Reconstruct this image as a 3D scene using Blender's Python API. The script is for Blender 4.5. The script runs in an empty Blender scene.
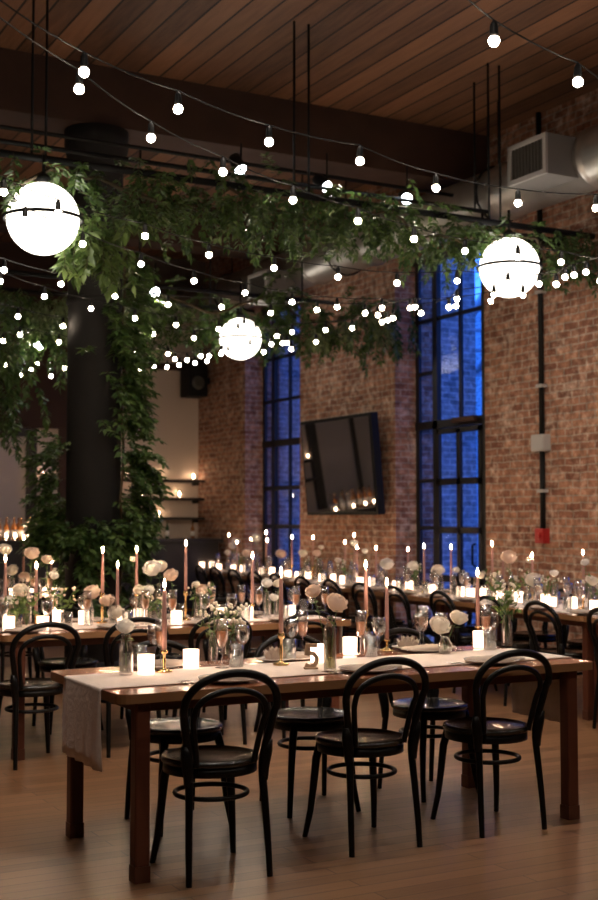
import bpy, math, random
from mathutils import Vector, Matrix
random.seed(7)
PI = math.pi
SC = bpy.context.scene
COL = SC.collection

# ---------------------------------------------------------------- camera, world, exposure
H = 1.44
YAW = math.radians(28.5)
PITCH = math.atan(70 / 1246.0)
cam_d = bpy.data.cameras.new('camera')
cam = bpy.data.objects.new('camera', cam_d)
COL.objects.link(cam)
SC.camera = cam
cam_d.sensor_fit = 'HORIZONTAL'
cam_d.sensor_width = 24.0
cam_d.lens = 50.0
cam.location = (0, 0, H)
cam.rotation_euler = (PI / 2 + PITCH, 0, -YAW)
cam_d.clip_start = 0.05
cam_d.dof.use_dof = True
cam_d.dof.focus_distance = 5.75
cam_d.dof.aperture_fstop = 2.8
cam_d.dof.aperture_blades = 9

SC.view_settings.view_transform = 'Standard'
SC.view_settings.look = 'None'
SC.view_settings.gamma = 1
SC.view_settings.use_curve_mapping = False
SC.view_settings.exposure = 0.15
SC.cycles.use_denoising = True
SC.cycles.max_bounces = 8
SC.cycles.diffuse_bounces = 4
SC.cycles.transparent_max_bounces = 16
SC.cycles.sample_clamp_indirect = 4

wd = bpy.data.worlds.new('dusk_sky')
SC.world = wd
wd.use_nodes = True
_n = wd.node_tree.nodes
_bg = _n['Background']
_tc = _n.new('ShaderNodeTexCoord'); _sp = _n.new('ShaderNodeSeparateXYZ'); _cr = _n.new('ShaderNodeValToRGB')
wd.node_tree.links.new(_tc.outputs['Generated'], _sp.inputs[0])
wd.node_tree.links.new(_sp.outputs['Z'], _cr.inputs[0])
_cr.color_ramp.elements[0].color = (0.035, 0.17, 0.80, 1)
_cr.color_ramp.elements[1].color = (0.008, 0.055, 0.36, 1)
_cr.color_ramp.elements[1].position = 0.6
wd.node_tree.links.new(_cr.outputs[0], _bg.inputs[0])
_bg.inputs[1].default_value = 5.2

L_GLOBE = 6.5
L_BULB = 84.0
L_FLAME = 520.0
L_VOTIVE = 4.5
L_SPOT = 60.0

# ---------------------------------------------------------------- geometry helpers for reading positions
F = 1246.0
CA, SA = math.cos(YAW), math.sin(YAW)
def ray(px, py):
    u = (px - 299) / F; v = (450 - py) / F
    y = math.cos(PITCH) - math.sin(PITCH) * v
    w = math.sin(PITCH) + math.cos(PITCH) * v
    return (u * CA + y * SA, -u * SA + y * CA, w)
def at_z(px, py, z):
    a, b, w = ray(px, py); t = (z - H) / w
    return (a * t, b * t, z)
def at_b(px, py, b0):
    a, b, w = ray(px, py); t = b0 / b
    return (a * t, b0, H + w * t)
def at_a(px, py, a0):
    a, b, w = ray(px, py); t = a0 / a
    return (a0, b * t, H + w * t)
def proj(p):
    a, b, z = p
    X = a * CA - b * SA; Y = a * SA + b * CA; dz = z - H
    d = Y * math.cos(PITCH) + dz * math.sin(PITCH); up = -Y * math.sin(PITCH) + dz * math.cos(PITCH)
    return (299 + F * X / d, 450 - F * up / d, d)

# ---------------------------------------------------------------- materials
M = {}
def new_mat(name):
    m = bpy.data.materials.new(name); m.use_nodes = True
    M[name] = m
    return m, m.node_tree.nodes, m.node_tree.links, m.node_tree.nodes['Principled BSDF']
def pmat(name, col, rough=0.5, metal=0.0, spec=0.5, var=0.0, scale=8.0, bump=0.0, coat=0.0, trans=0.0, sheen=0.0):
    m, n, l, b = new_mat(name)
    b.inputs['Base Color'].default_value = (*col, 1)
    b.inputs['Roughness'].default_value = rough
    b.inputs['Metallic'].default_value = metal
    b.inputs['Specular IOR Level'].default_value = spec
    if coat: b.inputs['Coat Weight'].default_value = coat; b.inputs['Coat Roughness'].default_value = 0.12
    if sheen: b.inputs['Sheen Weight'].default_value = sheen
    if var or bump:
        tc = n.new('ShaderNodeTexCoord'); no = n.new('ShaderNodeTexNoise')
        no.inputs['Scale'].default_value = scale; no.inputs['Detail'].default_value = 5
        l.new(tc.outputs['Object'], no.inputs['Vector'])
        if var:
            mx = n.new('ShaderNodeMix'); mx.data_type = 'RGBA'
            mx.inputs['A'].default_value = (*[c * (1 - var) for c in col], 1)
            mx.inputs['B'].default_value = (*[min(1, c * (1 + var)) for c in col], 1)
            l.new(no.outputs['Fac'], mx.inputs['Factor']); l.new(mx.outputs['Result'], b.inputs['Base Color'])
        if bump:
            bp = n.new('ShaderNodeBump'); bp.inputs['Strength'].default_value = bump; bp.inputs['Distance'].default_value = 0.02
            l.new(no.outputs['Fac'], bp.inputs['Height']); l.new(bp.outputs[0], b.inputs['Normal'])
    return m
def emat(name, col, strength):
    m = bpy.data.materials.new(name); m.use_nodes = True; M[name] = m
    n = m.node_tree.nodes; n.clear()
    e = n.new('ShaderNodeEmission'); o = n.new('ShaderNodeOutputMaterial')
    e.inputs[0].default_value = (*col, 1); e.inputs[1].default_value = strength
    m.node_tree.links.new(e.outputs[0], o.inputs[0])
    return m
def glassmat(name, tint, base=0.06, edge=0.75, rough=0.02, pow_=0.25, rim=None):
    m = bpy.data.materials.new(name); m.use_nodes = True; M[name] = m
    n = m.node_tree.nodes; l = m.node_tree.links; n.clear()
    o = n.new('ShaderNodeOutputMaterial'); mix = n.new('ShaderNodeMixShader')
    tr = n.new('ShaderNodeBsdfTransparent'); gl = n.new('ShaderNodeBsdfGlossy')
    lw = n.new('ShaderNodeLayerWeight'); lw.inputs['Blend'].default_value = pow_
    mr = n.new('ShaderNodeMapRange'); mr.inputs['To Min'].default_value = base; mr.inputs['To Max'].default_value = edge
    tr.inputs[0].default_value = (*tint, 1); gl.inputs['Roughness'].default_value = rough
    l.new(lw.outputs['Fresnel' if rim is None else 'Facing'], mr.inputs['Value']); l.new(mr.outputs[0], mix.inputs[0])
    l.new(tr.outputs[0], mix.inputs[1]); l.new(gl.outputs[0], mix.inputs[2]); l.new(mix.outputs[0], o.inputs[0])
    return m
def boardmat(name, c1, c2, gap, bw, length, along, rough, gapw=0.02, off=0.5, bump=0.15, coat=0.0, streak=1.0, tone=0.45):
    """planks; along = 'x' or 'y' (object/world axis the boards run along)"""
    m, n, l, b = new_mat(name)
    g = n.new('ShaderNodeNewGeometry'); mp = n.new('ShaderNodeMapping'); l.new(g.outputs['Position'], mp.inputs[0])
    if along == 'y': mp.inputs['Rotation'].default_value = (0, 0, PI / 2)
    br = n.new('ShaderNodeTexBrick'); br.offset = off
    br.inputs['Scale'].default_value = 1.0; br.inputs['Brick Width'].default_value = length; br.inputs['Row Height'].default_value = bw
    br.inputs['Mortar Size'].default_value = gapw * bw; br.inputs['Mortar Smooth'].default_value = 0.2; br.inputs['Bias'].default_value = 0.0
    br.inputs['Color1'].default_value = (0, 0, 0, 1); br.inputs['Color2'].default_value = (1, 1, 1, 1); br.inputs['Mortar'].default_value = (0.5, 0.5, 0.5, 1)
    l.new(mp.outputs[0], br.inputs['Vector'])
    m2 = n.new('ShaderNodeMapping'); l.new(mp.outputs[0], m2.inputs[0]); m2.inputs['Scale'].default_value = (1.2, 22 * streak, 5)
    no = n.new('ShaderNodeTexNoise'); no.inputs['Scale'].default_value = 1.6; no.inputs['Detail'].default_value = 8; no.inputs['Roughness'].default_value = 0.65
    l.new(m2.outputs[0], no.inputs['Vector'])
    big = n.new('ShaderNodeTexNoise'); big.inputs['Scale'].default_value = 0.9; l.new(g.outputs['Position'], big.inputs['Vector'])
    def math_(op, a, bb):
        q = n.new('ShaderNodeMath'); q.operation = op
        for i, v in enumerate((a, bb)):
            if isinstance(v, (int, float)): q.inputs[i].default_value = v
            else: l.new(v, q.inputs[i])
        return q.outputs[0]
    sep = n.new('ShaderNodeSeparateColor'); l.new(br.outputs['Color'], sep.inputs[0])
    f = math_('ADD', math_('MULTIPLY', sep.outputs[0], tone), math_('MULTIPLY', no.outputs['Fac'], 0.75))
    f = math_('ADD', f, math_('MULTIPLY', big.outputs['Fac'], 0.3))
    f = math_('SUBTRACT', f, 0.28)
    mx = n.new('ShaderNodeMix'); mx.data_type = 'RGBA'; mx.inputs['A'].default_value = (*c1, 1); mx.inputs['B'].default_value = (*c2, 1)
    l.new(f, mx.inputs['Factor'])
    mg = n.new('ShaderNodeMix'); mg.data_type = 'RGBA'; mg.inputs['B'].default_value = (*gap, 1)
    l.new(br.outputs['Fac'], mg.inputs['Factor']); l.new(mx.outputs['Result'], mg.inputs['A'])
    l.new(mg.outputs['Result'], b.inputs['Base Color'])
    b.inputs['Roughness'].default_value = rough
    if coat: b.inputs['Coat Weight'].default_value = coat; b.inputs['Coat Roughness'].default_value = 0.2
    bp = n.new('ShaderNodeBump'); bp.inputs['Strength'].default_value = bump; bp.inputs['Distance'].default_value = 0.01
    hh = math_('SUBTRACT', no.outputs['Fac'], math_('MULTIPLY', br.outputs['Fac'], 2.0))
    l.new(hh, bp.inputs['Height']); l.new(bp.outputs[0], b.inputs['Normal'])
    return m
def brickmat(name, c1, c2, mortar, pale, patch=0.5, rough=0.85):
    m, n, l, b = new_mat(name)
    g = n.new('ShaderNodeNewGeometry'); sx = n.new('ShaderNodeSeparateXYZ'); l.new(g.outputs['Position'], sx.inputs[0])
    ad = n.new('ShaderNodeMath'); ad.operation = 'ADD'; l.new(sx.outputs['X'], ad.inputs[0]); l.new(sx.outputs['Y'], ad.inputs[1])
    cb = n.new('ShaderNodeCombineXYZ'); l.new(ad.outputs[0], cb.inputs[0]); l.new(sx.outputs['Z'], cb.inputs[1])
    wob = n.new('ShaderNodeTexNoise'); wob.inputs['Scale'].default_value = 6; l.new(g.outputs['Position'], wob.inputs['Vector'])
    vm = n.new('ShaderNodeVectorMath'); vm.operation = 'SCALE'; vm.inputs['Scale'].default_value = 0.03; l.new(wob.outputs['Color'], vm.inputs[0])
    va = n.new('ShaderNodeVectorMath'); l.new(cb.outputs[0], va.inputs[0]); l.new(vm.outputs[0], va.inputs[1])
    br = n.new('ShaderNodeTexBrick'); br.inputs['Scale'].default_value = 1
    br.inputs['Brick Width'].default_value = 0.205; br.inputs['Row Height'].default_value = 0.070
    br.inputs['Mortar Size'].default_value = 0.009; br.inputs['Mortar Smooth'].default_value = 0.3
    br.inputs['Color1'].default_value = (*c1, 1); br.inputs['Color2'].default_value = (*c2, 1); br.inputs['Mortar'].default_value = (*mortar, 1)
    l.new(va.outputs[0], br.inputs['Vector'])
    no = n.new('ShaderNodeTexNoise'); no.inputs['Scale'].default_value = 3.5; no.inputs['Detail'].default_value = 10; no.inputs['Roughness'].default_value = 0.82
    l.new(g.outputs['Position'], no.inputs['Vector'])
    cr = n.new('ShaderNodeValToRGB'); cr.color_ramp.elements[0].position = 0.50; cr.color_ramp.elements[1].position = 0.70
    cr.color_ramp.elements[0].color = (0, 0, 0, 1); cr.color_ramp.elements[1].color = (patch, patch, patch, 1)
    l.new(no.outputs['Fac'], cr.inputs[0])
    mx = n.new('ShaderNodeMix'); mx.data_type = 'RGBA'; mx.inputs['B'].default_value = (*pale, 1)
    l.new(cr.outputs[0], mx.inputs['Factor']); l.new(br.outputs['Color'], mx.inputs['A'])
    n2 = n.new('ShaderNodeTexNoise'); n2.inputs['Scale'].default_value = 14; n2.inputs['Detail'].default_value = 6; l.new(g.outputs['Position'], n2.inputs['Vector'])
    m3 = n.new('ShaderNodeMix'); m3.data_type = 'RGBA'; m3.blend_type = 'MULTIPLY'; m3.inputs['Factor'].default_value = 0.7
    mr = n.new('ShaderNodeMapRange'); mr.inputs['From Min'].default_value = 0.3; mr.inputs['From Max'].default_value = 0.7; mr.inputs['To Min'].default_value = 0.35; mr.inputs['To Max'].default_value = 1.5
    l.new(n2.outputs['Fac'], mr.inputs['Value']); l.new(mx.outputs['Result'], m3.inputs['A']); l.new(mr.outputs[0], m3.inputs['B'])
    l.new(m3.outputs['Result'], b.inputs['Base Color']); b.inputs['Roughness'].default_value = rough
    bp = n.new('ShaderNodeBump'); bp.inputs['Strength'].default_value = 0.5; bp.inputs['Distance'].default_value = 0.012
    s = n.new('ShaderNodeMath'); s.operation = 'SUBTRACT'; l.new(n2.outputs['Fac'], s.inputs[0]); l.new(br.outputs['Fac'], s.inputs[1])
    l.new(s.outputs[0], bp.inputs['Height']); l.new(bp.outputs[0], b.inputs['Normal'])
    return m
def leafmat(name, c1, c2):
    m, n, l, b = new_mat(name)
    g = n.new('ShaderNodeNewGeometry'); mx = n.new('ShaderNodeMix'); mx.data_type = 'RGBA'
    mx.inputs['A'].default_value = (*c1, 1); mx.inputs['B'].default_value = (*c2, 1)
    l.new(g.outputs['Random Per Island'], mx.inputs['Factor']); l.new(mx.outputs['Result'], b.inputs['Base Color'])
    b.inputs['Roughness'].default_value = 0.42; b.inputs['Subsurface Weight'].default_value = 0.0
    tr = n.new('ShaderNodeBsdfTranslucent'); ms = n.new('ShaderNodeMixShader'); ms.inputs[0].default_value = 0.3
    l.new(mx.outputs['Result'], tr.inputs[0]); l.new(b.outputs[0], ms.inputs[1]); l.new(tr.outputs[0], ms.inputs[2])
    l.new(ms.outputs[0], n['Material Output'].inputs[0])
    return m

boardmat('floor_oak', (0.10, 0.046, 0.021), (0.34, 0.172, 0.082), (0.06, 0.03, 0.018), 0.095, 1.3, 'x', 0.36, gapw=0.03, coat=0.15, bump=0.08)
boardmat('ceiling_boards', (0.030, 0.013, 0.008), (0.36, 0.175, 0.09), (0.008, 0.004, 0.003), 0.215, 11.0, 'y', 0.6, gapw=0.05, bump=0.8, off=0.37, streak=0.45, tone=0.6)
brickmat('red_brick', (0.21, 0.084, 0.050), (0.42, 0.205, 0.125), (0.36, 0.27, 0.21), (0.62, 0.50, 0.40), 0.75)
brickmat('outer_brick', (0.24, 0.28, 0.30), (0.38, 0.42, 0.44), (0.55, 0.6, 0.6), (0.5, 0.55, 0.56), 0.3)
pmat('plaster', (0.60, 0.50, 0.42), 0.9, var=0.06, scale=2, bump=0.05)
pmat('dark_plaster', (0.10, 0.075, 0.062), 0.9, var=0.2, scale=2)
pmat('beam_wood', (0.050, 0.022, 0.013), 0.8, var=0.5, scale=3, bump=0.5)
pmat('black_metal', (0.006, 0.006, 0.006), 0.6, spec=0.25)
pmat('black_frame', (0.006, 0.006, 0.007), 0.55)
pmat('column_iron', (0.010, 0.0095, 0.009), 0.85, var=0.3, scale=5)
pmat('chair_black', (0.004, 0.0035, 0.003), 0.38, spec=0.22)
pmat('seat_black', (0.012, 0.010, 0.007), 0.24, spec=0.6, coat=0.3, var=0.4, scale=6)
pmat('seat_cushion', (0.30, 0.25, 0.20), 0.85, var=0.1, scale=20)
boardmat('table_wood', (0.20, 0.062, 0.026), (0.37, 0.135, 0.058), (0.16, 0.05, 0.02), 0.15, 2.6, 'x', 0.23, gapw=0.006, bump=0.03, coat=0.4)
boardmat('table_wood_row', (0.20, 0.062, 0.026), (0.37, 0.135, 0.058), (0.16, 0.05, 0.02), 0.15, 2.6, 'y', 0.23, gapw=0.006, bump=0.03, coat=0.4)
pmat('table_edge', (0.30, 0.15, 0.065), 0.4, var=0.2, scale=6)
pmat('leg_wood', (0.12, 0.036, 0.018), 0.4, var=0.25, scale=5)
pmat('runner_cloth', (0.84, 0.71, 0.62), 0.95, var=0.07, scale=40, bump=0.25, sheen=0.2)
pmat('white_cloth', (0.84, 0.77, 0.71), 0.92, var=0.05, scale=30, bump=0.3)
pmat('napkin_cloth', (0.68, 0.58, 0.50), 0.92, var=0.06, scale=30, bump=0.2)
pmat('porcelain', (0.74, 0.71, 0.67), 0.18, coat=0.4)
pmat('silver', (0.75, 0.72, 0.68), 0.18, metal=1)
pmat('brass', (0.78, 0.52, 0.24), 0.22, metal=1)
pmat('wood_number', (0.50, 0.34, 0.22), 0.5, var=0.15, scale=30)
pmat('wax_mauve', (0.42, 0.22, 0.19), 0.45)
pmat('wax_cream', (0.66, 0.56, 0.47), 0.5)
pmat('petal_cream', (0.94, 0.87, 0.76), 0.7, sheen=0.2)
pmat('petal_peach', (0.94, 0.77, 0.64), 0.7, sheen=0.2)
pmat('petal_white', (0.92, 0.89, 0.84), 0.7, sheen=0.2)
pmat('galvanised', (0.42, 0.40, 0.37), 0.38, metal=0.75, var=0.3, scale=5, bump=0.25)
pmat('duct_grey', (0.20, 0.19, 0.18), 0.6, var=0.1, scale=6)
pmat('grille_dark', (0.07, 0.065, 0.055), 0.6)
pmat('foot_bronze', (0.13, 0.05, 0.028), 0.4, metal=0.3)
pmat('fire_red', (0.40, 0.02, 0.02), 0.4)
pmat('box_grey', (0.42, 0.40, 0.38), 0.5)
pmat('shelf_dark', (0.02, 0.012, 0.008), 0.5)
pmat('bar_dark', (0.012, 0.010, 0.010), 0.5)
pmat('bottle_amber', (0.35, 0.14, 0.04), 0.15, coat=0.5)
pmat('bottle_clear', (0.45, 0.42, 0.38), 0.12, coat=0.5)
pmat('bottle_green', (0.05, 0.09, 0.04), 0.15, coat=0.5)
pmat('stem_green', (0.10, 0.16, 0.05), 0.6)
pmat('twig', (0.07, 0.05, 0.025), 0.8)
pmat('panel_pale', (0.60, 0.52, 0.48), 0.8, var=0.04, scale=3)
pmat('asphalt', (0.08, 0.08, 0.09), 0.9, var=0.2, scale=4)
pmat('outer_white', (0.62, 0.62, 0.64), 0.6)
leafmat('leaf_dark', (0.022, 0.055, 0.014), (0.105, 0.175, 0.045))
leafmat('leaf_bright', (0.045, 0.09, 0.02), (0.17, 0.25, 0.07))
leafmat('leaf_pale', (0.12, 0.17, 0.07), (0.22, 0.28, 0.12))  # naturally pale leaves, and garland leaves painted as spot-lit
emat('globe_light', (1.0, 0.90, 0.78), L_GLOBE)
emat('bulb_light', (1.0, 0.80, 0.60), L_BULB)
emat('flame', (1.0, 0.64, 0.36), L_FLAME)
emat('flame_far', (1.0, 0.66, 0.40), L_FLAME * 0.7)
emat('flame_low', (1.0, 0.66, 0.40), 110)
emat('votive_glow', (1.0, 0.66, 0.46), L_VOTIVE)
emat('spot_light', (0.82, 0.93, 1.0), L_SPOT)
emat('far_window_light', (1.0, 0.75, 0.45), 3.0)
glassmat('clear_glass', (0.98, 0.98, 0.98), 0.08, 1.0, rough=0.13, rim=1, pow_=0.42)
glassmat('pane_glass', (0.95, 0.97, 1.0), 0.0, 0.5, rough=0.0, pow_=0.12)
glassmat('water', (0.93, 0.95, 0.92), 0.05, 0.5, rim=1)
glassmat('water_green', (0.86, 0.86, 0.60), 0.06, 0.5, rim=1)
pmat('champagne', (0.95, 0.62, 0.40), 0.15, coat=0.3)
M['champagne'].node_tree.nodes['Principled BSDF'].inputs['Subsurface Weight'].default_value = 0.0
_n2 = M['champagne'].node_tree; _t = _n2.nodes.new('ShaderNodeBsdfTranslucent'); _t.inputs[0].default_value = (1.0, 0.66, 0.42, 1); _mx = _n2.nodes.new('ShaderNodeMixShader'); _mx.inputs[0].default_value = 0.6
_n2.links.new(_n2.nodes['Principled BSDF'].outputs[0], _mx.inputs[1]); _n2.links.new(_t.outputs[0], _mx.inputs[2]); _n2.links.new(_mx.outputs[0], _n2.nodes['Material Output'].inputs[0])
for _k in ('petal_cream', 'petal_peach', 'petal_white', 'napkin_cloth'):
    _n2 = M[_k].node_tree; _p = _n2.nodes['Principled BSDF']; _t = _n2.nodes.new('ShaderNodeBsdfTranslucent')
    _t.inputs[0].default_value = tuple(_p.inputs['Base Color'].default_value); _mx = _n2.nodes.new('ShaderNodeMixShader'); _mx.inputs[0].default_value = 0.4
    _n2.links.new(_p.outputs[0], _mx.inputs[1]); _n2.links.new(_t.outputs[0], _mx.inputs[2]); _n2.links.new(_mx.outputs[0], _n2.nodes['Material Output'].inputs[0])
# dark glossy television screen
_m, _nn, _ll, _b = new_mat('tv_screen')
_b.inputs['Base Color'].default_value = (0.012, 0.012, 0.014, 1); _b.inputs['Roughness'].default_value = 0.03
_b.inputs['IOR'].default_value = 2.1; _b.inputs['Coat Weight'].default_value = 1.0; _b.inputs['Coat Roughness'].default_value = 0.02; _b.inputs['Coat IOR'].default_value = 1.8

# ---------------------------------------------------------------- mesh builder
class MB:
    def __init__(s): s.v = []; s.f = []; s.sm = []
    def add(s, vs, fs, smooth=True):
        o = len(s.v); s.v += [tuple(p) for p in vs]
        for q in fs: s.f.append(tuple(i + o for i in q)); s.sm.append(smooth)
    def box(s, x0, x1, y0, y1, z0, z1):
        s.add([(x0,y0,z0),(x1,y0,z0),(x1,y1,z0),(x0,y1,z0),(x0,y0,z1),(x1,y0,z1),(x1,y1,z1),(x0,y1,z1)],
              [(0,3,2,1),(4,5,6,7),(0,1,5,4),(1,2,6,5),(2,3,7,6),(3,0,4,7)], False)
    def tube(s, pts, r, n=8, closed=False, flat=1.0, caps=True):
        P = [Vector(p) for p in pts]; N = len(P)
        R = r if isinstance(r, (list, tuple)) else [r] * N
        o = len(s.v); up = None
        for i, p in enumerate(P):
            if closed: t = (P[(i+1) % N] - P[i-1])
            else: t = P[min(i+1, N-1)] - P[max(i-1, 0)]
            t = t.normalized() if t.length > 1e-9 else Vector((0,0,1))
            if up is None:
                up = Vector((0,0,1)) if abs(t.z) < 0.9 else Vector((0,1,0))
                up = (up - t * up.dot(t)).normalized()
            else:
                up = up - t * up.dot(t)
                up = up.normalized() if up.length > 1e-6 else t.orthogonal().normalized()
            sd = t.cross(up)
            for k in range(n):
                an = 2 * PI * k / n
                s.v.append(tuple(p + (up * math.cos(an) * flat + sd * math.sin(an)) * R[i]))
        M_ = N if closed else N - 1
        for i in range(M_):
            a = o + i * n; b = o + ((i + 1) % N) * n
            for k in range(n):
                s.f.append((a + k, a + (k+1) % n, b + (k+1) % n, b + k)); s.sm.append(True)
        if caps and not closed:
            s.f.append(tuple(o + k for k in range(n))[::-1]); s.sm.append(False)
            s.f.append(tuple(o + (N-1)*n + k for k in range(n))); s.sm.append(False)
    def lathe(s, prof, n=16, c=(0,0,0), smooth=True):
        o = len(s.v)
        for (r, z) in prof:
            r = max(r, 1e-5)
            for k in range(n):
                an = 2 * PI * k / n
                s.v.append((c[0] + r * math.cos(an), c[1] + r * math.sin(an), c[2] + z))
        for i in range(len(prof) - 1):
            for k in range(n):
                a = o + i * n; b = a + n
                s.f.append((a + k, a + (k+1) % n, b + (k+1) % n, b + k)); s.sm.append(smooth)
        if prof[0][0] > 1e-3: s.f.append(tuple(o + k for k in range(n))[::-1]); s.sm.append(False)
        if prof[-1][0] > 1e-3:
            q = o + (len(prof)-1) * n; s.f.append(tuple(q + k for k in range(n))); s.sm.append(False)
    def sphere(s, c, r, nu=12, nv=8, sz=1.0):
        s.lathe([(r * math.sin(PI * i / nv), -r * sz * math.cos(PI * i / nv)) for i in range(nv + 1)], nu, c)
    def leaf(s, p, d, nrm, ln, wd_):
        d = d.normalized(); sd = d.cross(nrm)
        sd = sd.normalized() if sd.length > 1e-4 else d.orthogonal().normalized()
        nn = sd.cross(d)
        a = p; m = p + d * ln * 0.5 - nn * ln * 0.05; t = p + d * ln - nn * ln * 0.12
        L = p + d * ln * 0.45 + sd * wd_ * 0.5 + nn * ln * 0.05; R_ = p + d * ln * 0.45 - sd * wd_ * 0.5 + nn * ln * 0.05
        s.add([a, L, t, R_, m], [(0, 4, 1), (1, 4, 2), (2, 4, 3), (3, 4, 0)], True)
    def mesh(s, name, mat):
        me = bpy.data.meshes.new(name); me.from_pydata(s.v, [], s.f)
        me.polygons.foreach_set('use_smooth', s.sm); me.materials.append(M[mat]); me.update()
        return me

def tag(o, label=None, cat=None, group=None, kind=None):
    if label: o['label'] = label
    if cat: o['category'] = cat
    if group: o['group'] = group
    if kind: o['kind'] = kind
    return o
def obj(name, mb, mat, parent=None, bevel=0.0):
    o = bpy.data.objects.new(name, mb.mesh(name, mat) if isinstance(mb, MB) else mb)
    COL.objects.link(o)
    if parent is not None: o.parent = parent
    if bevel:
        md = o.modifiers.new('bevel', 'BEVEL'); md.width = bevel; md.segments = 2; md.limit_method = 'ANGLE'
    return o
def struct(name, mb, mat, parent=None):
    o = obj(name, mb, mat, parent)
    if parent is None: o['kind'] = 'structure'
    return o
def empty(name, loc=(0,0,0), rz=0):
    o = bpy.data.objects.new(name, None); COL.objects.link(o); o.location = loc; o.rotation_euler = (0,0,rz)
    o.empty_display_size = 0.05
    return o
def bx(*a):
    m = MB(); m.box(*a); return m
PENDING = []     # (object, label pattern with {})
def register(o, pattern, cat, group=None):
    o['category'] = cat
    if group: o['group'] = group
    PENDING.append((o, pattern))
    return o
class Kind:
    """a thing described once as (name, mesh, material, children); every placement is its own objects sharing mesh data"""
    def __init__(s, name, parts=None, mesh=None, bevels=None):
        s.name = name; s.parts = parts or []; s.mesh = mesh
    def place(s, loc, rz=0, scale=1.0):
        if s.mesh is not None:
            r = bpy.data.objects.new(s.name, s.mesh); COL.objects.link(r)
            r.location = loc; r.rotation_euler = (0, 0, rz)
        else: r = empty(s.name, loc, rz)
        r.scale = (scale,) * 3
        for (nm, me, *sub) in s.parts:
            c = bpy.data.objects.new(nm, me); COL.objects.link(c); c.parent = r
            for (n2, m2) in (sub[0] if sub else []):
                d = bpy.data.objects.new(n2, m2); COL.objects.link(d); d.parent = c
        return r

# ---------------------------------------------------------------- the room
ZC = 5.36
XL, XR, YN, YF = -6.0, 7.7, -4.0, 17.4
struct('floor', bx(XL, XR + 0.3, YN, YF, -0.1, 0), 'floor_oak')
struct('ceiling', bx(XL - 0.3, XR + 0.6, YN - 0.3, YF + 0.3, ZC, ZC + 0.15), 'ceiling_boards')
struct('wall_left', bx(XL - 0.3, XL, YN, YF, 0, ZC), 'red_brick')
struct('wall_near', bx(XL - 0.3, XR + 0.6, YN - 0.3, YN, 0, ZC), 'dark_plaster')
struct('wall_far', bx(XL - 0.3, XR + 0.6, YF, YF + 0.3, 0, ZC), 'plaster')
# window wall with three deep openings
WINS = [(6.25, 7.93), (10.21, 11.89), (14.16, 15.78)]
WT = 4.45
mb = MB(); y = YN
for (y0, y1) in WINS:
    mb.box(XR, XR + 0.55, y, y0, 0, ZC); mb.box(XR, XR + 0.55, y0, y1, WT, ZC); y = y1
mb.box(XR, XR + 0.55, y, YF, 0, ZC)
struct('wall_right', mb, 'red_brick')
# left end of the far wall: dark timber lining above a doorway, pale glazed opening
struct('trim_1', bx(5.50, 5.68, YF - 0.06, YF, 0, 3.6), 'beam_wood')
struct('trim_2', bx(6.5, 7.7, YF - 0.05, YF, 3.70, 3.80), 'beam_wood')
struct('trim_3', bx(-2.0, 5.9, YF - 0.12, YF, 2.75, ZC), 'beam_wood')
struct('trim_4', bx(5.9, 7.7, YF - 0.25, YF, 4.35, ZC), 'dark_plaster')
d = struct('door_2', MB(), 'black_frame')
m_ = MB()
for (x0, x1) in ((3.6, 3.68), (5.02, 5.16), (4.30, 4.36)): m_.box(x0, x1, YF - 0.1, YF, 1.2, 2.70)
m_.box(3.6, 5.16, YF - 0.1, YF, 2.62, 2.74)
obj('door_frame', m_, 'shelf_dark', d)
obj('pane', bx(3.68, 5.02, YF - 0.04, YF - 0.02, 1.2, 2.62), 'panel_pale', d)

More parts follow.
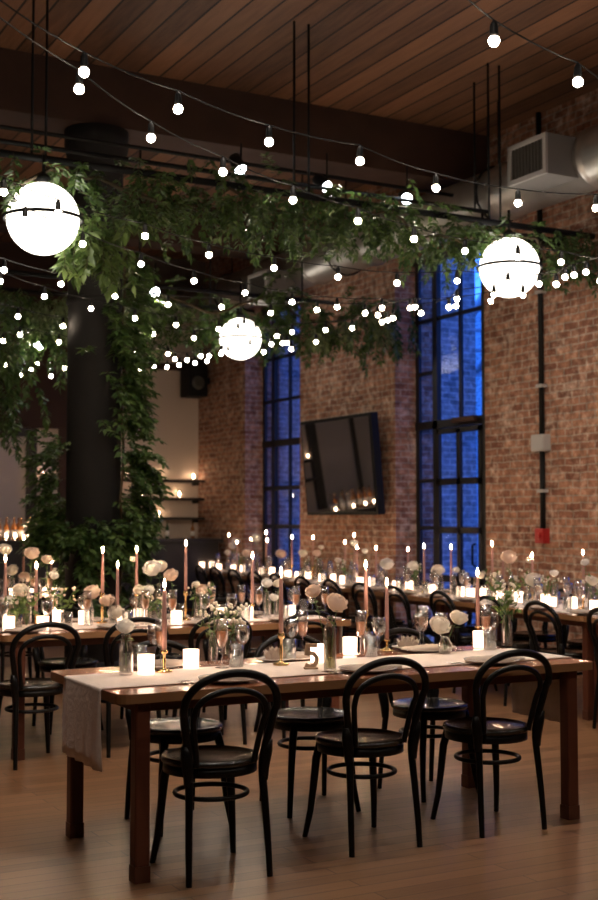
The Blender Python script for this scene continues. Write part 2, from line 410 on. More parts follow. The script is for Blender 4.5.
def window(i, y0, y1, with_door):
    w = struct('window_%d' % i, MB(), 'black_frame')
    xg = XR + 0.30
    W_ = y1 - y0
    zs = [1.35, 1.88, 2.50, 3.10, 3.70]
    # vertical members, measured from the near jamb (y0): frame, bar, thick mullion, frame
    fr = MB()
    D = 0.018
    fr.box(xg - 0.04, xg + 0.03, y0, y0 + 0.40, 0, WT)
    fr.box(xg - D, xg + D, y1 - 0.07, y1, 0, WT)
    ym = y0 + 1.24
    fr.box(xg - 0.03, xg + 0.03, ym, ym + 0.085, 0, WT)
    fr.box(xg - 0.05, xg + 0.05, y0, y1, WT - 0.1, WT)
    fr.box(xg - 0.03, xg + 0.03, y0, y1, 2.46, 2.55)
    if not with_door: fr.box(xg - 0.05, xg + 0.05, y0, y1, 0.35, 0.5)
    obj('window_frame', fr, 'black_frame', w)
    mu = MB(); yb = y0 + 0.80
    z0 = 2.56 if with_door else 0.5
    mu.box(xg - D, xg + D, yb, yb + 0.04, z0, WT)
    for z in zs:
        hh = 0.02
        if z == 2.50: continue
        if not with_door and z in (1.35, 1.88): hh = 0.028
        mu.box(xg - D, xg + D, ym + 0.08, y1 - 0.06, z - hh, z + hh)
        if not with_door or z > 3.6: mu.box(xg - D, xg + D, y0 + 0.3, ym, z - hh, z + hh)
    obj('glazing_bar', mu, 'black_frame', w)
    g = MB(); g.box(xg - 0.002, xg + 0.002, y0, y1, 0.02, WT)
    obj('glass', g, 'pane_glass', w)
    if with_door:
        dr = struct('door_1', MB(), 'black_frame')
        f = MB(); xd = xg - 0.03
        f.box(xd - D, xd + D, y0 + 0.40, y0 + 0.47, 0, 2.44)
        f.box(xd - D, xd + D, ym - 0.055, ym, 0, 2.44)
        f.box(xd - D, xd + D, yb - 0.01, yb + 0.055, 0, 2.44)
        for z, hh in ((2.42, 0.03), (1.86, 0.035), (1.33, 0.035), (0.15, 0.15), (0.8, 0.035)): f.box(xd - D, xd + D, y0 + 0.40, ym, z - hh, z + hh)
        obj('door_frame', f, 'black_frame', dr)
        c = MB(); c.box(xd - 0.08, xd - D, y0 + 0.45, y0 + 0.86, 2.49, 2.55)
        obj('door_closer', c, 'beam_wood', dr, 0.01)
        c = MB(); c.tube([(xd - 0.02, y0 + 0.52, 0.95), (xd - 0.06, y0 + 0.52, 0.97), (xd - 0.06, y0 + 0.52, 1.17), (xd - 0.02, y0 + 0.52, 1.19)], 0.012)
        obj('door_handle', c, 'black_metal', dr)
window(1, *WINS[0], False); window(2, *WINS[1], True); window(3, *WINS[2], False)

# beams and the iron column
for k, y0 in enumerate((-2.0, 1.8, 5.6, 10.1, 14.1)):
    struct('trim_%d' % (10 + k), bx(XL, XR, y0, y0 + 0.4, 4.84, ZC), 'beam_wood')
colm = empty('iron_column', (3.58, 10.32, 0)); colm['kind'] = 'structure'
mb = MB(); mb.lathe([(0.235, 0), (0.235, 4.5), (0.26, 4.6), (0.28, 4.7), (0.28, 4.84)], 28)
obj('shaft', mb, 'column_iron', colm)
mb = MB(); mb.lathe([(0.32, 0), (0.32, 0.10), (0.27, 0.2), (0.236, 0.24)], 28); obj('column_base', mb, 'column_iron', colm)
mb = MB(); mb.lathe([(0.236, 3.30), (0.25, 3.31), (0.25, 3.35), (0.236, 3.36)], 28); obj('collar', mb, 'column_iron', colm)

# outside: ground, facing building, brick pier beside each window, fire stair
struct('ground', bx(8.3, 60, -20, 60, -0.3, -0.1), 'asphalt')
mb = MB(); mb.box(15.5, 16.0, -5, 22, -0.1, 6.0)
fac = obj('brick_building', MB(), 'outer_brick')
tag(fac, 'brick building across the street seen through the tall windows', 'building')
obj('facade', mb, 'outer_brick', fac)
for k in range(8):
    for zz in (1.0, 3.4):
        y0 = 2 + k * 2.4
        obj('window', bx(15.42, 15.52, y0, y0 + 0.9, zz, zz + 1.5), 'outer_white' if (k + int(zz)) % 3 else 'black_frame', fac)
for k, (y0, y1) in enumerate(WINS):
    p = obj('brick_pier', bx(8.27, 8.85, y1 + 0.02, y1 + 0.6, -0.1, 7), 'outer_brick')
    tag(p, ['brick pier outside the window nearest the camera', 'brick pier outside beyond the glazed door', 'brick pier outside the far tall window'][k], 'pier', 'brick piers outside the windows')
fs = empty('fire_stair', (12, 15, 0)); tag(fs, 'pale steel fire stair climbing outside beyond the glazed door', 'stair')
mb = MB()
for dx in (0, 0.8): mb.tube([(dx, 2.2, 4.0), (dx, -1.6, 7.0)], 0.07, 6)
obj('stringer', mb, 'outer_white', fs)
mb = MB()
for k in range(12): t = k / 11; mb.box(0, 0.8, 2.2 - 3.8 * t - 0.1, 2.2 - 3.8 * t + 0.1, 4.0 + 3 * t, 4.03 + 3 * t)
obj('tread', mb, 'outer_white', fs)
mb = MB(); mb.box(-0.1, 0.9, 2.2, 5, 3.9, 4.0)
for yy in (2.3, 4.9): mb.box(0.35, 0.45, yy, yy + 0.08, -0.1, 3.9)
obj('landing', mb, 'outer_white', fs)

# ---------------------------------------------------------------- services on the window wall and under the ceiling
DA, DZ, DR = 7.12, 4.47, 0.25
mb = MB(); n = 24
pr = []
yy = -3.0
while yy < 16.6:
    pr += [(yy, DR), (yy + 0.02, DR + 0.018), (yy + 0.05, DR + 0.018), (yy + 0.07, DR), (yy + 1.18, DR)]
    yy += 1.2
mb.tube([(DA, p[0], DZ) for p in pr], [p[1] for p in pr], n)
dt = empty('round_duct', (0, 0, 0)); tag(dt, 'round galvanised air duct running under the ceiling along the brick wall', 'duct')
obj('duct_pipe', mb, 'galvanised', dt)
for yb in (1.0, 4.4, 7.9, 12.95):
    zb = 4.46 if yb < 10 else 4.22
    b_ = obj('diffuser_box', bx(6.62, 6.98, yb, yb + 0.5, zb - 0.17, zb + 0.17), 'duct_grey', dt)
    g = MB()
    g.box(6.595, 6.62, yb, yb + 0.5, zb - 0.17, zb - 0.13); g.box(6.595, 6.62, yb, yb + 0.5, zb + 0.13, zb + 0.17)
    g.box(6.595, 6.62, yb, yb + 0.04, zb - 0.13, zb + 0.13); g.box(6.595, 6.62, yb + 0.46, yb + 0.5, zb - 0.13, zb + 0.13)
    obj('grille_frame', g, 'box_grey', b_)
    g = MB(); g.box(6.612, 6.619, yb + 0.03, yb + 0.47, zb - 0.14, zb + 0.14)
    for k in range(10): g.box(6.600, 6.612, yb + 0.05 + k * 0.042, yb + 0.062 + k * 0.042, zb - 0.13, zb + 0.13)
    obj('grille', g, 'grille_dark', b_)
mb = MB()
for yb in (0.4, 3.2, 6.0, 9.2, 12.0, 15.0):
    mb.tube([(DA + (DR + .02) * math.cos(t), yb, DZ + (DR + .02) * math.sin(t)) for t in [2 * PI * k / 16 for k in range(16)]], 0.012, 5, True)
    mb.tube([(DA, yb, DZ + DR), (DA, yb, ZC)], 0.01, 5)
obj('hanger_strap', mb, 'black_metal', dt)

# conduit, junction box, alarm
mb = MB(); mb.tube([(7.665, 9.28, 1.36), (7.665, 9.28, 2.10)], 0.026, 8); mb.tube([(7.665, 9.28, 2.24), (7.665, 9.28, 5.36)], 0.026, 8)
cd = empty('wall_conduit', (0, 0, 0)); tag(cd, 'black conduit pipe running down the brick wall right of the glazed door', 'conduit')
obj('pipe', mb, 'black_metal', cd)
obj('junction_box', bx(7.60, 7.70, 9.19, 9.37, 2.09, 2.25), 'box_grey', cd, 0.01)
for z in (1.7, 2.7, 3.6): obj('pipe_clip', bx(7.63, 7.70, 9.235, 9.325, z, z + 0.03), 'box_grey', cd)
al = obj('fire_alarm_box', bx(7.62, 7.70, 9.22, 9.35, 1.22, 1.36), 'fire_red', None, 0.008); tag(al, 'small red fire alarm box at the foot of the wall conduit', 'alarm')
mb = MB(); mb.tube([(7.60, 9.285, 1.29), (7.62, 9.285, 1.29)], 0.03, 10); obj('sounder', mb, 'fire_red', al)

# television on the brick pier, tipped forward
tv = empty('wall_television', (7.50, 12.72, 1.50)); tag(tv, 'large dark television tipped forward on the brick wall between the tall windows', 'television')
tv.rotation_euler = (0, math.radians(-5), math.radians(0))
obj('bezel', bx(-0.03, 0.07, -0.83, 0.83, 0, 1.16), 'black_metal', tv, 0.01)
obj('screen', bx(-0.036, -0.0305, -0.79, 0.79, 0.04, 1.12), 'tv_screen', tv)
obj('wall_bracket', bx(0.07, 0.16, -0.25, 0.25, 0.35, 0.8), 'black_metal', tv)

sp = empty('wall_loudspeaker', (7.45, 17.0, 3.27)); tag(sp, 'black loudspeaker high in the corner above the bar shelves', 'loudspeaker')
obj('cabinet', bx(-0.14, 0.16, -0.15, 0.2, 0, 0.55), 'black_metal', sp, 0.01)
obj('wall_bracket', bx(0.16, 0.25, -0.03, 0.03, 0.2, 0.3), 'black_metal', sp)
mb = MB(); mb.lathe([(0.10, 0), (0.10, 0.01), (0.03, -0.0)], 16)
g = obj('speaker_cone', mb, 'grille_dark', sp); g.location = (0, -0.152, 0.2); g.rotation_euler = (PI / 2, 0, 0)

# hanging pipe frames
def pipe(name, label, pts, r=0.022):
    o = empty(name); tag(o, label, 'pipe', 'black hanging pipes under the beams')
    m = MB(); m.tube(pts, r, 8); obj('rail', m, 'black_metal', o)
    return o
P1 = pipe('hanging_pipe', 'black ceiling pipe carrying the nearest garland and two globe lamps', [(0.4, 8.46, 3.98), (7.6, 8.46, 3.98)], 0.028)
P2 = pipe('hanging_pipe', 'thin black pipe just in front of the timber ceiling beam', [(-1, 9.6, 4.53), (7.6, 9.6, 4.53)], 0.018)
P3 = pipe('hanging_pipe', 'black pipe hung behind the iron column', [(1.5, 11.9, 3.85), (6.9, 11.9, 3.85)], 0.024)
P4 = pipe('hanging_pipe', 'farthest black pipe carrying the garland near the bar', [(2.5, 13.9, 4.05), (6.9, 13.9, 4.05)], 0.026)
P5 = pipe('hanging_pipe', 'black pipe with clamps above the second globe lamp', [(-1, 8.9, 4.2), (6.75, 8.9, 4.2)], 0.02)
def rods(par, spots):
    for (x, y, z) in spots:
        m = MB(); m.tube([(x, y, z), (x, y, ZC)], 0.010, 6); obj('drop_rod', m, 'black_metal', par)
rods(P1, [(2.46, 8.46, 3.98), (2.56, 8.46, 3.98), (4.55, 8.46, 3.98), (4.68, 8.46, 3.98), (6.44, 8.46, 3.98), (6.56, 8.46, 3.98)])
rods(P2, [(1.2, 9.6, 4.53), (7.3, 9.6, 4.53)])
rods(P3, [(2.2, 11.9, 3.85), (4.6, 11.9, 3.85), (6.5, 11.9, 3.85)])
rods(P4, [(3.2, 13.9, 4.05), (5.0, 13.9, 4.05), (6.3, 13.9, 4.05)])
rods(P5, [(0.4, 8.9, 4.2), (6.62, 8.9, 4.2)])
m = MB(); m.tube([(6.55, 8.9, 4.0), (7.55, 8.9, 4.0)], 0.05, 12)
tb = empty('track_bar', (0, 0, 0)); tag(tb, 'thick black fixture tube above the globe lamp beside the brick wall', 'light fixture')
obj('tube', m, 'black_metal', tb)
m = MB(); m.tube([(7.55, 8.9, 4.0), (7.62, 8.9, 4.0)], 0.085, 12); obj('end_cap', m, 'black_metal', tb)
m = MB(); m.tube([(6.7, 8.9, 4.0), (6.7, 8.9, 4.2)], 0.012, 6); obj('clamp', m, 'black_metal', tb)

# ---------------------------------------------------------------- globe pendants
def globe(x, y, z, pipez, label):
    o = empty('globe_pendant', (x, y, z)); tag(o, label, 'pendant lamp', 'round white globe pendants')
    m = MB(); m.sphere((0, 0, 0), 0.25, 40, 24); obj('globe_shade', m, 'globe_light', o)
    m = MB(); m.tube([(0.272 * math.cos(t), 0.272 * math.sin(t), 0) for t in [2 * PI * k / 48 for k in range(48)]], 0.010, 6, True, flat=1.3)
    obj('equator_ring', m, 'black_metal', o)
    m = MB(); m.tube([(0, 0, 0.245), (0, 0, pipez - z)], 0.012, 6); m.lathe([(0.05, 0.24), (0.05, 0.29), (0.02, 0.32)], 12); obj('stem', m, 'black_metal', o)
globe(2.52, 8.37, 3.53, 3.98, 'white globe pendant with a black ring hanging left of the column')
globe(6.51, 8.28, 3.56, 4.05, 'white globe pendant with a black ring in front of the tall glazed door')
globe(6.50, 13.45, 3.62, 4.35, 'smallest most distant white globe pendant near the far window')
globe(6.51, 2.7, 3.56, ZC, 'added unseen white globe pendant nearest the camera along the brick wall')  # globe added out of view to light ceiling, brick and floor

# ---------------------------------------------------------------- festoon lights
bulb = MB(); bulb.sphere((0, 0, 0), 0.0195, 12, 8)
bulb_me = bulb.mesh('bulb', 'bulb_light')
sock = MB(); sock.lathe([(0.014, 0.015), (0.016, 0.024), (0.014, 0.058), (0.006, 0.072)], 8)
sock_me = sock.mesh('socket', 'black_metal')
STR = [
 ('festoon string crossing the near ceiling boards at upper right', 3.1, [(420,-25),(494,41),(578,82),(640,118)], 0),
 ('festoon string passing just under the near timber beam', 3.1, [(-10,15),(84,72),(178,109),(269,142),(360,161),(436,188),(518,203),(596,208),(660,222)], 0),
 ('festoon string running from upper left across the greenery to the right globe', 3.1, [(-70,-15),(79,89),(151,138),(223,172),(293,200),(358,221),(414,239),(465,251),(518,257),(561,262),(603,270)], 0),
 ('festoon string dipping in front of the left globe lamp', 3.1, [(-30,165),(25,220),(82.6,244),(141,264),(194,281),(245,293),(292,302),(337,307),(382,308),(421,313),(456,306)], 0),
 ('festoon string starting left of the left globe and ending on the brick wall', 3.1, [(-55,150),(3.7,192),(58,213),(145,236),(209,255),(274,268),(338,277),(397,283),(457,281),(508,283),(556,284),(600,281)], 0),
 ('festoon string passing in front of the upper column', 3.1, [(-45,258),(4,270),(61,284),(115,296),(168,304.6),(221.6,307),(270.7,313),(317,310),(365,313),(410,308),(449,307),(491,301),(539,284),(574,275)], 0),
 ('festoon string just below the column collar', 3.1, [(0,281),(44.5,296.5),(91,308.5),(135,318),(176,325),(218.6,329),(276.8,336),(292,332),(325.6,330),(352,328),(378,315),(415,307)], 0),
 ('festoon string in the leaves left of the column', 3.1, [(-25,305),(18,316.5),(63,326),(110,331),(153,334),(194,338),(244,326),(282.5,343),(316,342)], 0),
 ('festoon string low in the far left greenery', 3.1, [(3,341),(20,334.6),(59,342),(106,352),(134,353),(144,363),(149.5,357),(168,354),(175,359),(187,360),(200.5,356),(209,356),(221,354),(228,353),(238,331)], 0),
 ('farthest festoon string, crossing the pale plaster wall', 3.1, [(6,365),(20,375),(31,369),(37,364),(51,376),(64.5,368),(96,372),(130,366),(139,371),(154,367),(167,367),(179,365),(195,363),(207,361),(222,352),(250,347),(263.7,352),(271.4,344),(287,343),(291,349)], 0),
 ('festoon string dotted across the top of the tall glazed door', 3.1, [(382,322),(388,320),(393,318),(421,313),(449,307.5),(457,299),(494,295),(523,295),(556.6,284.5),(565,277),(586,272),(612,262)], 0),
]
for label, zp, px, _ in STR:
    pts = [Vector(at_z(x, y, zp)) for x, y in px]
    pts = [q for q in pts if q.x < 7.6 and q.y < 17.2]
    # keep the order along the room diagonal so the cord never doubles back
    if len(pts) > 12: pts.sort(key=lambda q: proj(q)[0])
    o = empty('string_lights', tuple(pts[0])); register(o, label, 'string lights', 'warm festoon light strings'); base = pts[0].copy()
    cp = []
    for i in range(len(pts) - 1):
        a, b = pts[i], pts[i + 1]
        for k in range(5):
            t = k / 5; p = a.lerp(b, t) + Vector((0, 0, 0.075 - 0.10 * min((b - a).length, 1) * t * (1 - t) * 0.8)); cp.append(p - base)
    cp.append(pts[-1] + Vector((0, 0, 0.075)) - base)
    m = MB(); m.tube(cp, 0.0035, 5); obj('cord', m, 'black_metal', o)
    for p in pts:
        q = proj(p)
        if q[0] < -25 or q[0] > 625 or q[1] < -25: continue
        c = obj('bulb', bulb_me, None, o); c.location = p - base
        s2 = obj('socket', sock_me, None, c)

# ---------------------------------------------------------------- spot heads
def spot(px, z, aim, label, b0=None, power=60, cone=70, col=(1.0, 0.84, 0.71)):
    if len(px) == 3: p = Vector(px)
    else: p = Vector(at_b(px[0], px[1], b0)) if b0 else Vector(at_z(px[0], px[1], z))
    o = empty('spot_lamp', p); tag(o, label, 'spot lamp', 'small black spot lamps')
    d_ = (Vector(aim) - p).normalized(); o.rotation_mode = 'QUATERNION'; o.rotation_quaternion = d_.to_track_quat('Z', 'Y')
    m = MB(); m.lathe([(0.02, -0.17), (0.052, -0.15), (0.056, 0.0), (0.050, 0.0), (0.045, -0.03)], 16); obj('lamp_housing', m, 'black_metal', o)
    m = MB(); m.lathe([(0.0, 0.0), (0.046, -0.004), (0.046, -0.012)], 16); obj('lens', m, 'spot_light', o)
    ld = bpy.data.lights.new('spot_beam', 'SPOT'); ld.energy = power; ld.spot_size = math.radians(cone); ld.spot_blend = 0.8; ld.shadow_soft_size = 0.06; ld.color = col
    lo = bpy.data.objects.new('spot_beam', ld); COL.objects.link(lo); lo.parent = o; lo.location = (0, 0, 0.02); lo.rotation_euler = (PI, 0, 0)
    y = MB(); q = p.copy(); inv = o.rotation_quaternion.to_matrix().inverted()
    topz = min(4.5, p.z + 0.3)
    y.tube([inv @ Vector((0, 0, 0.05)), inv @ Vector((0, 0, topz - p.z))], 0.008, 6); obj('yoke', y, 'black_metal', o)
spot((241, 170), 0, (5.0, 6.2, 0.5), 'bluish spot lamp above the left part of the near garland', 9.0, power=110, cone=60)
spot((327, 187), 0, (5.3, 8.1, 3.55), 'bright spot lamp lighting the leaves in the middle of the near garland', 8.9, power=55, cone=110)
spot((407, 199), 0, (4.2, 4.6, 2.0), 'white spot lamp hanging at the right of the near garland', 8.9)
spot((155, 292), 3.75, (3.6, 7.0, 1.0), 'blue tinted spot lamp just right of the iron column')
spot((100, 272), 3.75, (2.7, 9.2, 2.9), 'spot lamp shining on leaves just left of the column', power=22)
spot((38, 346), 3.2, (2.6, 9.0, 2.8), 'faint spot lamp low in the greenery far left')
P6 = pipe('hanging_pipe', 'added unseen black pipe for fill lamps above the camera end', [(0.2, 2.2, 4.3), (7.4, 2.2, 4.3)], 0.025)  # pipe added out of view to hold the front fill lamps
rods(P6, [(0.8, 2.2, 4.3), (6.8, 2.2, 4.3)])
P7 = pipe('hanging_pipe', 'added unseen black pipe for fill lamps, high over the near table', [(0.2, 4.9, 4.45), (7.4, 4.9, 4.45)], 0.025)  # second added pipe, out of view, for the overhead fill lamps
rods(P7, [(0.8, 4.9, 4.45), (6.8, 4.9, 4.45)])
for k, (q, aim, pw) in enumerate((((1.4, 2.2, 4.15), (2.6, 5.1, 0.8), 65), ((4.6, 2.2, 4.15), (3.6, 5.2, 0.8), 65), ((2.4, 4.9, 4.3), (2.4, 5.5, 0), 110), ((4.2, 4.9, 4.3), (4.0, 5.5, 0), 105), ((1.2, 4.9, 4.3), (2.2, 7.8, .6), 150), ((5.6, 4.9, 4.3), (6.3, 8.6, .8), 170), ((3.3, 4.9, 4.3), (5.4, 6.8, 0.3), 60), ((3.2, 4.9, 4.3), (3.4, 7.9, 0.6), 120), ((7.0, 4.9, 4.3), (4.3, 5.1, 0.6), 90))):
    spot(q, 0, aim, 'added unseen fill lamp aimed down at the tables, %s along the pipes' % ('first', 'second', 'third', 'fourth', 'fifth', 'sixth', 'seventh', 'eighth', 'ninth')[k], power=pw, cone=85)  # unseen lamps added to brighten the tables and floor
spot((386, 318), 3.95, (6.0, 11.0, 2.9), 'spot lamp lighting the far garland beside the glazed door')

# ---------------------------------------------------------------- garlands
RV = lambda: Vector((random.uniform(-1, 1), random.uniform(-1, 1), random.uniform(-1, 1)))
def spray(lf, st, p, d_, ln, leaf, droop=0.5, step=0.028):
    p = Vector(p); d_ = Vector(d_).normalized(); nseg = max(3, int(ln / step)); pts = [p.copy()]
    for k in range(nseg):
        d_ = (d_ + Vector((0, 0, -droop * 0.12)) + RV() * 0.10).normalized(); p = p + d_ * step; pts.append(p.copy())
        for sgn in (-1, 1):
            sd = d_.cross(Vector((0, 0, 1)))
            if sd.length < 0.1: sd = Vector((1, 0, 0))
            sd.normalize()
            ld = (d_ * 0.7 + sd * sgn * 0.9 + RV() * 0.45).normalized()
            lf.leaf(p, ld, (Vector((0, 0, 1)) + RV() * 0.7).normalized(), leaf * random.uniform(0.65, 1.2), leaf * random.uniform(0.36, 0.5))
    lf.leaf(p, d_, Vector((0, 0, 1)) + RV() * 0.4, leaf, leaf * 0.45)
    if st is not None: st.tube(pts[::2] if len(pts) > 4 else pts, 0.0022, 3, caps=False)
def garland(name, label, pathfn, length, per_m, leaf, matl, spread, up=0.3, lnr=(0.12, 0.32), parent_loc=(0,0,0)):
    o = empty(name); tag(o, label, 'garland', 'leafy green garlands')
    lf, st = MB(), MB()
    n_ = int(length * per_m)
    st.tube([pathfn(k / 30)[0] for k in range(31)], 0.015, 5)
    for _k in range(n_):
        t = random.random(); c, dens = pathfn(t)
        if random.random() > dens: continue
        d_ = Vector((random.uniform(-1, 1), random.uniform(-1, 1), random.uniform(-1, up)))
        off = Vector((random.gauss(0, .4), random.gauss(0, .4), random.gauss(0, .4))) * spread
        spray(lf, st, Vector(c) + off, d_, random.uniform(*lnr), leaf)
    obj('leaves', lf, matl, o); obj('stem', st, 'twig', o)
    return o
# nearest garland along the globe pipe
def g1(t):
    x = 1.6 + 5.9 * t
    dens = 0.9 if 2.3 < x < 6.3 else 0.55
    if 5.2 < x < 6.1: dens = 1.0
    return Vector((x, 8.46 + 0.08 * math.sin(x * 9), 3.84 + 0.07 * math.sin(x * 5.0) + 0.04 * math.sin(x * 13))), dens
garland('leaf_garland', 'long leafy garland on the nearest pipe between the two big globe lamps', g1, 5.9, 70, 0.075, 'leaf_dark', 0.26)
# bright drooping branches beside the left globe
def hang_cluster(label, spots, leaf, matl, nper, lnr=(0.25, 0.5), sp=0.12, cat='branches'):
    o = empty('hanging_foliage'); tag(o, label, cat, 'hanging leafy branches')
    lf, st = MB(), MB()
    for (p, L) in spots:
        for _k in range(nper):
            q = Vector(p) + Vector((random.gauss(0, sp), random.gauss(0, sp), random.gauss(0, sp * 0.8)))
            spray(lf, st, q, Vector((random.uniform(-.5, .5), random.uniform(-.5, .5), -0.9)), L * random.uniform(0.6, 1.1), leaf, 0.8)
    obj('leaves', lf, matl, o); obj('stem', st, 'twig', o)
hang_cluster('bright green branches drooping right of the left globe lamp',
             [(at_b(x, y, 8.4), L) for x, y, L in ((78, 232, .28), (90, 215, .42), (104, 225, .42), (122, 235, .30), (132, 210, .26), (75, 225, .36), (112, 252, .2))], 0.10, 'leaf_bright', 5, sp=0.05)
hang_cluster('dense leafy mass hanging from the garland at the middle of the near pipe',
             [(at_b(x, y, 8.5), L) for x, y, L in ((240, 205, .25), (270, 212, .25), (300, 214, .2), (320, 205, .22), (345, 205, .2), (372, 215, .2), (395, 215, .2), (440, 235, .2), (480, 235, .18), (205, 205, .2), (160, 195, .25))], 0.075, 'leaf_dark', 16, sp=0.12)
hang_cluster('leaves coloured pale as if spot-lit, in the middle of the near garland',
             [(at_b(x, y, 8.6), L) for x, y, L in ((330, 192, .12), (340, 188, .14), (338, 200, .14), (322, 200, .12))], 0.08, 'leaf_pale', 4, sp=0.05)  # lamp light on these leaves is put into their paler colour
hang_cluster('leafy branches on the pipe end against the brick wall at right',
             [(at_b(x, y, 8.5), L) for x, y, L in ((560, 248, .2), (580, 240, .3), (595, 250, .3), (545, 235, .15))], 0.07, 'leaf_dark', 9, sp=0.10)
hang_cluster('tall mass of hanging leaves at the far left beside the column',
             [(at_b(x, y, 11.9), L) for x, y, L in ((5, 300, .4), (25, 300, .4), (45, 310, .3), (60, 300, .3), (10, 345, .4), (30, 340, .3), (55, 345, .3), (5, 395, .4), (-10, 320, .5), (-8, 370, .4))], 0.095, 'leaf_dark', 10, sp=0.16)
hang_cluster('leafy branch coloured pale as if lit by a spot lamp left of the column',
             [(at_b(x, y, 11.7), L) for x, y, L in ((48, 300, .18), (58, 300, .2), (40, 312, .18), (62, 318, .2), (66, 296, .15))], 0.08, 'leaf_pale', 7, sp=0.06)  # paler leaf colour stands in for the spot lamp shining here
def g3(t):
    x = 4.3 + 3.1 * t
    return Vector((x, 11.9 + 0.1 * math.sin(x * 7), 3.72 + 0.10 * math.sin(x * 4.4))), (0.0 if 4.95 < x < 6.0 else 1.0)
garland('leaf_garland', 'leafy garland on the pipe that meets the brick wall beside the glazed door', g3, 3.1, 60, 0.085, 'leaf_dark', 0.30, lnr=(0.15, 0.4))
hang_cluster('trailing leaves below the garland that meets the brick wall',
             [(at_b(x, y, 11.8), L) for x, y, L in ((300, 325, .25), (320, 328, .3), (342, 325, .3), (362, 328, .3), (385, 325, .3), (398, 318, .35), (282, 320, .2))], 0.085, 'leaf_dark', 8, sp=0.12)
def g4(t):
    x = 3.9 + 3.3 * t
    return Vector((x, 13.9 + 0.1 * math.sin(x * 7), 3.92 + 0.12 * math.sin(x * 4))), 0.95
garland('leaf_garland', 'farthest leafy garland behind the smallest globe lamp', g4, 3.3, 60, 0.085, 'leaf_dark', 0.36, lnr=(0.15, 0.42))
hang_cluster('small leafy bunch coloured pale as if lit by the far garland spot lamp',
             [(at_b(x, y, 11.6), L) for x, y, L in ((382, 322, .2), (390, 326, .25), (372, 316, .2), (318, 330, .2), (340, 326, .2))], 0.085, 'leaf_pale', 6, sp=0.07)  # lit look comes from the paler leaf colour, no glow
hang_cluster('trailing leaves above the far globe lamp',
             [(at_b(x, y, 13.9), L) for x, y, L in ((205, 312, .25), (215, 316, .2), (150, 325, .3), (170, 310, .2))], 0.085, 'leaf_dark', 9, sp=0.15)
# vine up the column
o = empty('column_vine', (3.58, 10.32, 0)); tag(o, 'thick leafy vine wrapped around the dark iron column', 'vine')
lf, st = MB(), MB()
ang0 = math.atan2(-10.32, -3.58)       # direction towards the camera
RIGHT = ang0 + PI / 2
def around(ang, z, r=0.25): return Vector((r * math.cos(ang), r * math.sin(ang), z))
path = []
for k in range(260):
    z = random.uniform(1.9, 3.75)
    if z < 2.3 and random.random() < 0.4: continue
    ang = RIGHT + random.gauss(0, 0.45) - (0.55 if z < 3.1 and random.random() < 0.25 else 0)
    p = around(ang, z, 0.26 + random.uniform(0, 0.1))
    spray(lf, st, p, Vector((math.cos(ang), math.sin(ang), random.uniform(-.9, .2))), random.uniform(0.10, 0.24), 0.085)
for k in range(70):                    # diagonal strand crossing the front
    t = random.random(); ang = ang0 + 1.2 - 0.9 * t * 0.8; z = 2.5 + 0.75 * t + random.gauss(0, .06)
    spray(lf, st, around(ang, z, 0.26), Vector((math.cos(ang), math.sin(ang), -.5)) + RV() * .6, random.uniform(0.1, 0.2), 0.085)
for k in range(520):                   # big collar low on the column
    ang = random.uniform(0, 2 * PI); z = 1.62 - abs(random.gauss(0, 0.45)); 
    if math.cos(ang) < -0.6 and z < 1.2: continue
    if z < 0.25: continue
    if z > 1.45: z -= 0.12 * (1 + math.cos(ang - ang0))
    p = around(ang, z, 0.27 + random.uniform(0, 0.12))
    spray(lf, st, p, Vector((math.cos(ang), math.sin(ang), random.uniform(-1, .3))), random.uniform(0.12, 0.28), 0.085)
for k in range(70):                    # right shoulder
    ang = RIGHT + random.gauss(0, 0.35); z = random.uniform(1.55, 2.05)
    spray(lf, st, around(ang, z, 0.3), Vector((math.cos(ang), math.sin(ang), random.uniform(-.6, .5))), random.uniform(0.15, 0.36), 0.085)
for k in range(55):                    # left shoulder
    ang = RIGHT + PI + random.gauss(0, 0.35); z = random.uniform(1.5, 2.15)
    spray(lf, st, around(ang, z, 0.28), Vector((math.cos(ang), math.sin(ang), random.uniform(-.6, .5))), random.uniform(0.12, 0.32), 0.08)
st.tube([around(RIGHT - 0.25 + 0.2 * math.sin(k), 0.3 + 3.6 * k / 30, 0.255) for k in range(31)], 0.012, 5)
obj('leaves', lf, 'leaf_dark', o); obj('stem', st, 'twig', o)

# ---------------------------------------------------------------- bar, shelves
SH = []
for z, x0, lab in ((2.04, 5.9, 'top dark wall shelf beside the brick corner, two tea lights on it'), (1.77, 5.9, 'middle dark wall shelf beside the brick corner'), (1.48, 5.9, 'lowest dark wall shelf, just above the back bar')):
    s_ = empty('wall_shelf', (0, 0, z)); tag(s_, lab, 'shelf', 'wall shelves behind the bar')
    obj('board', bx(x0, 7.69, YF - 0.26, YF, -0.04, 0), 'shelf_dark', s_)
    for xx in (6.1, 7.0, 7.6): obj('bracket', bx(xx, xx + 0.02, YF - 0.2, YF, -0.08, -0.04), 'black_metal', s_)
for z, lab in ((2.02, 'upper short shelf left of the column'), (1.72, 'lower short shelf left of the column')):
    s_ = obj('wall_shelf', bx(5.19, 5.49, YF - 0.24, YF, z - 0.04, z), 'shelf_dark'); tag(s_, lab, 'shelf', 'wall shelves behind the bar')
    s2 = obj('back_lining', bx(5.19, 5.49, YF - 0.015, YF - 0.005, z, z + 0.2), 'panel_pale', s_)
bb = empty('back_bar', (0, 0, 0)); tag(bb, 'long black bar counter along the far wall', 'bar')
obj('bar_top', bx(3.0, 7.62, 16.3, 17.1, 1.12, 1.17), 'bar_dark', bb, 0.01)
obj('bar_front', bx(3.05, 7.58, 16.38, 17.05, 0, 1.12), 'bar_dark', bb)
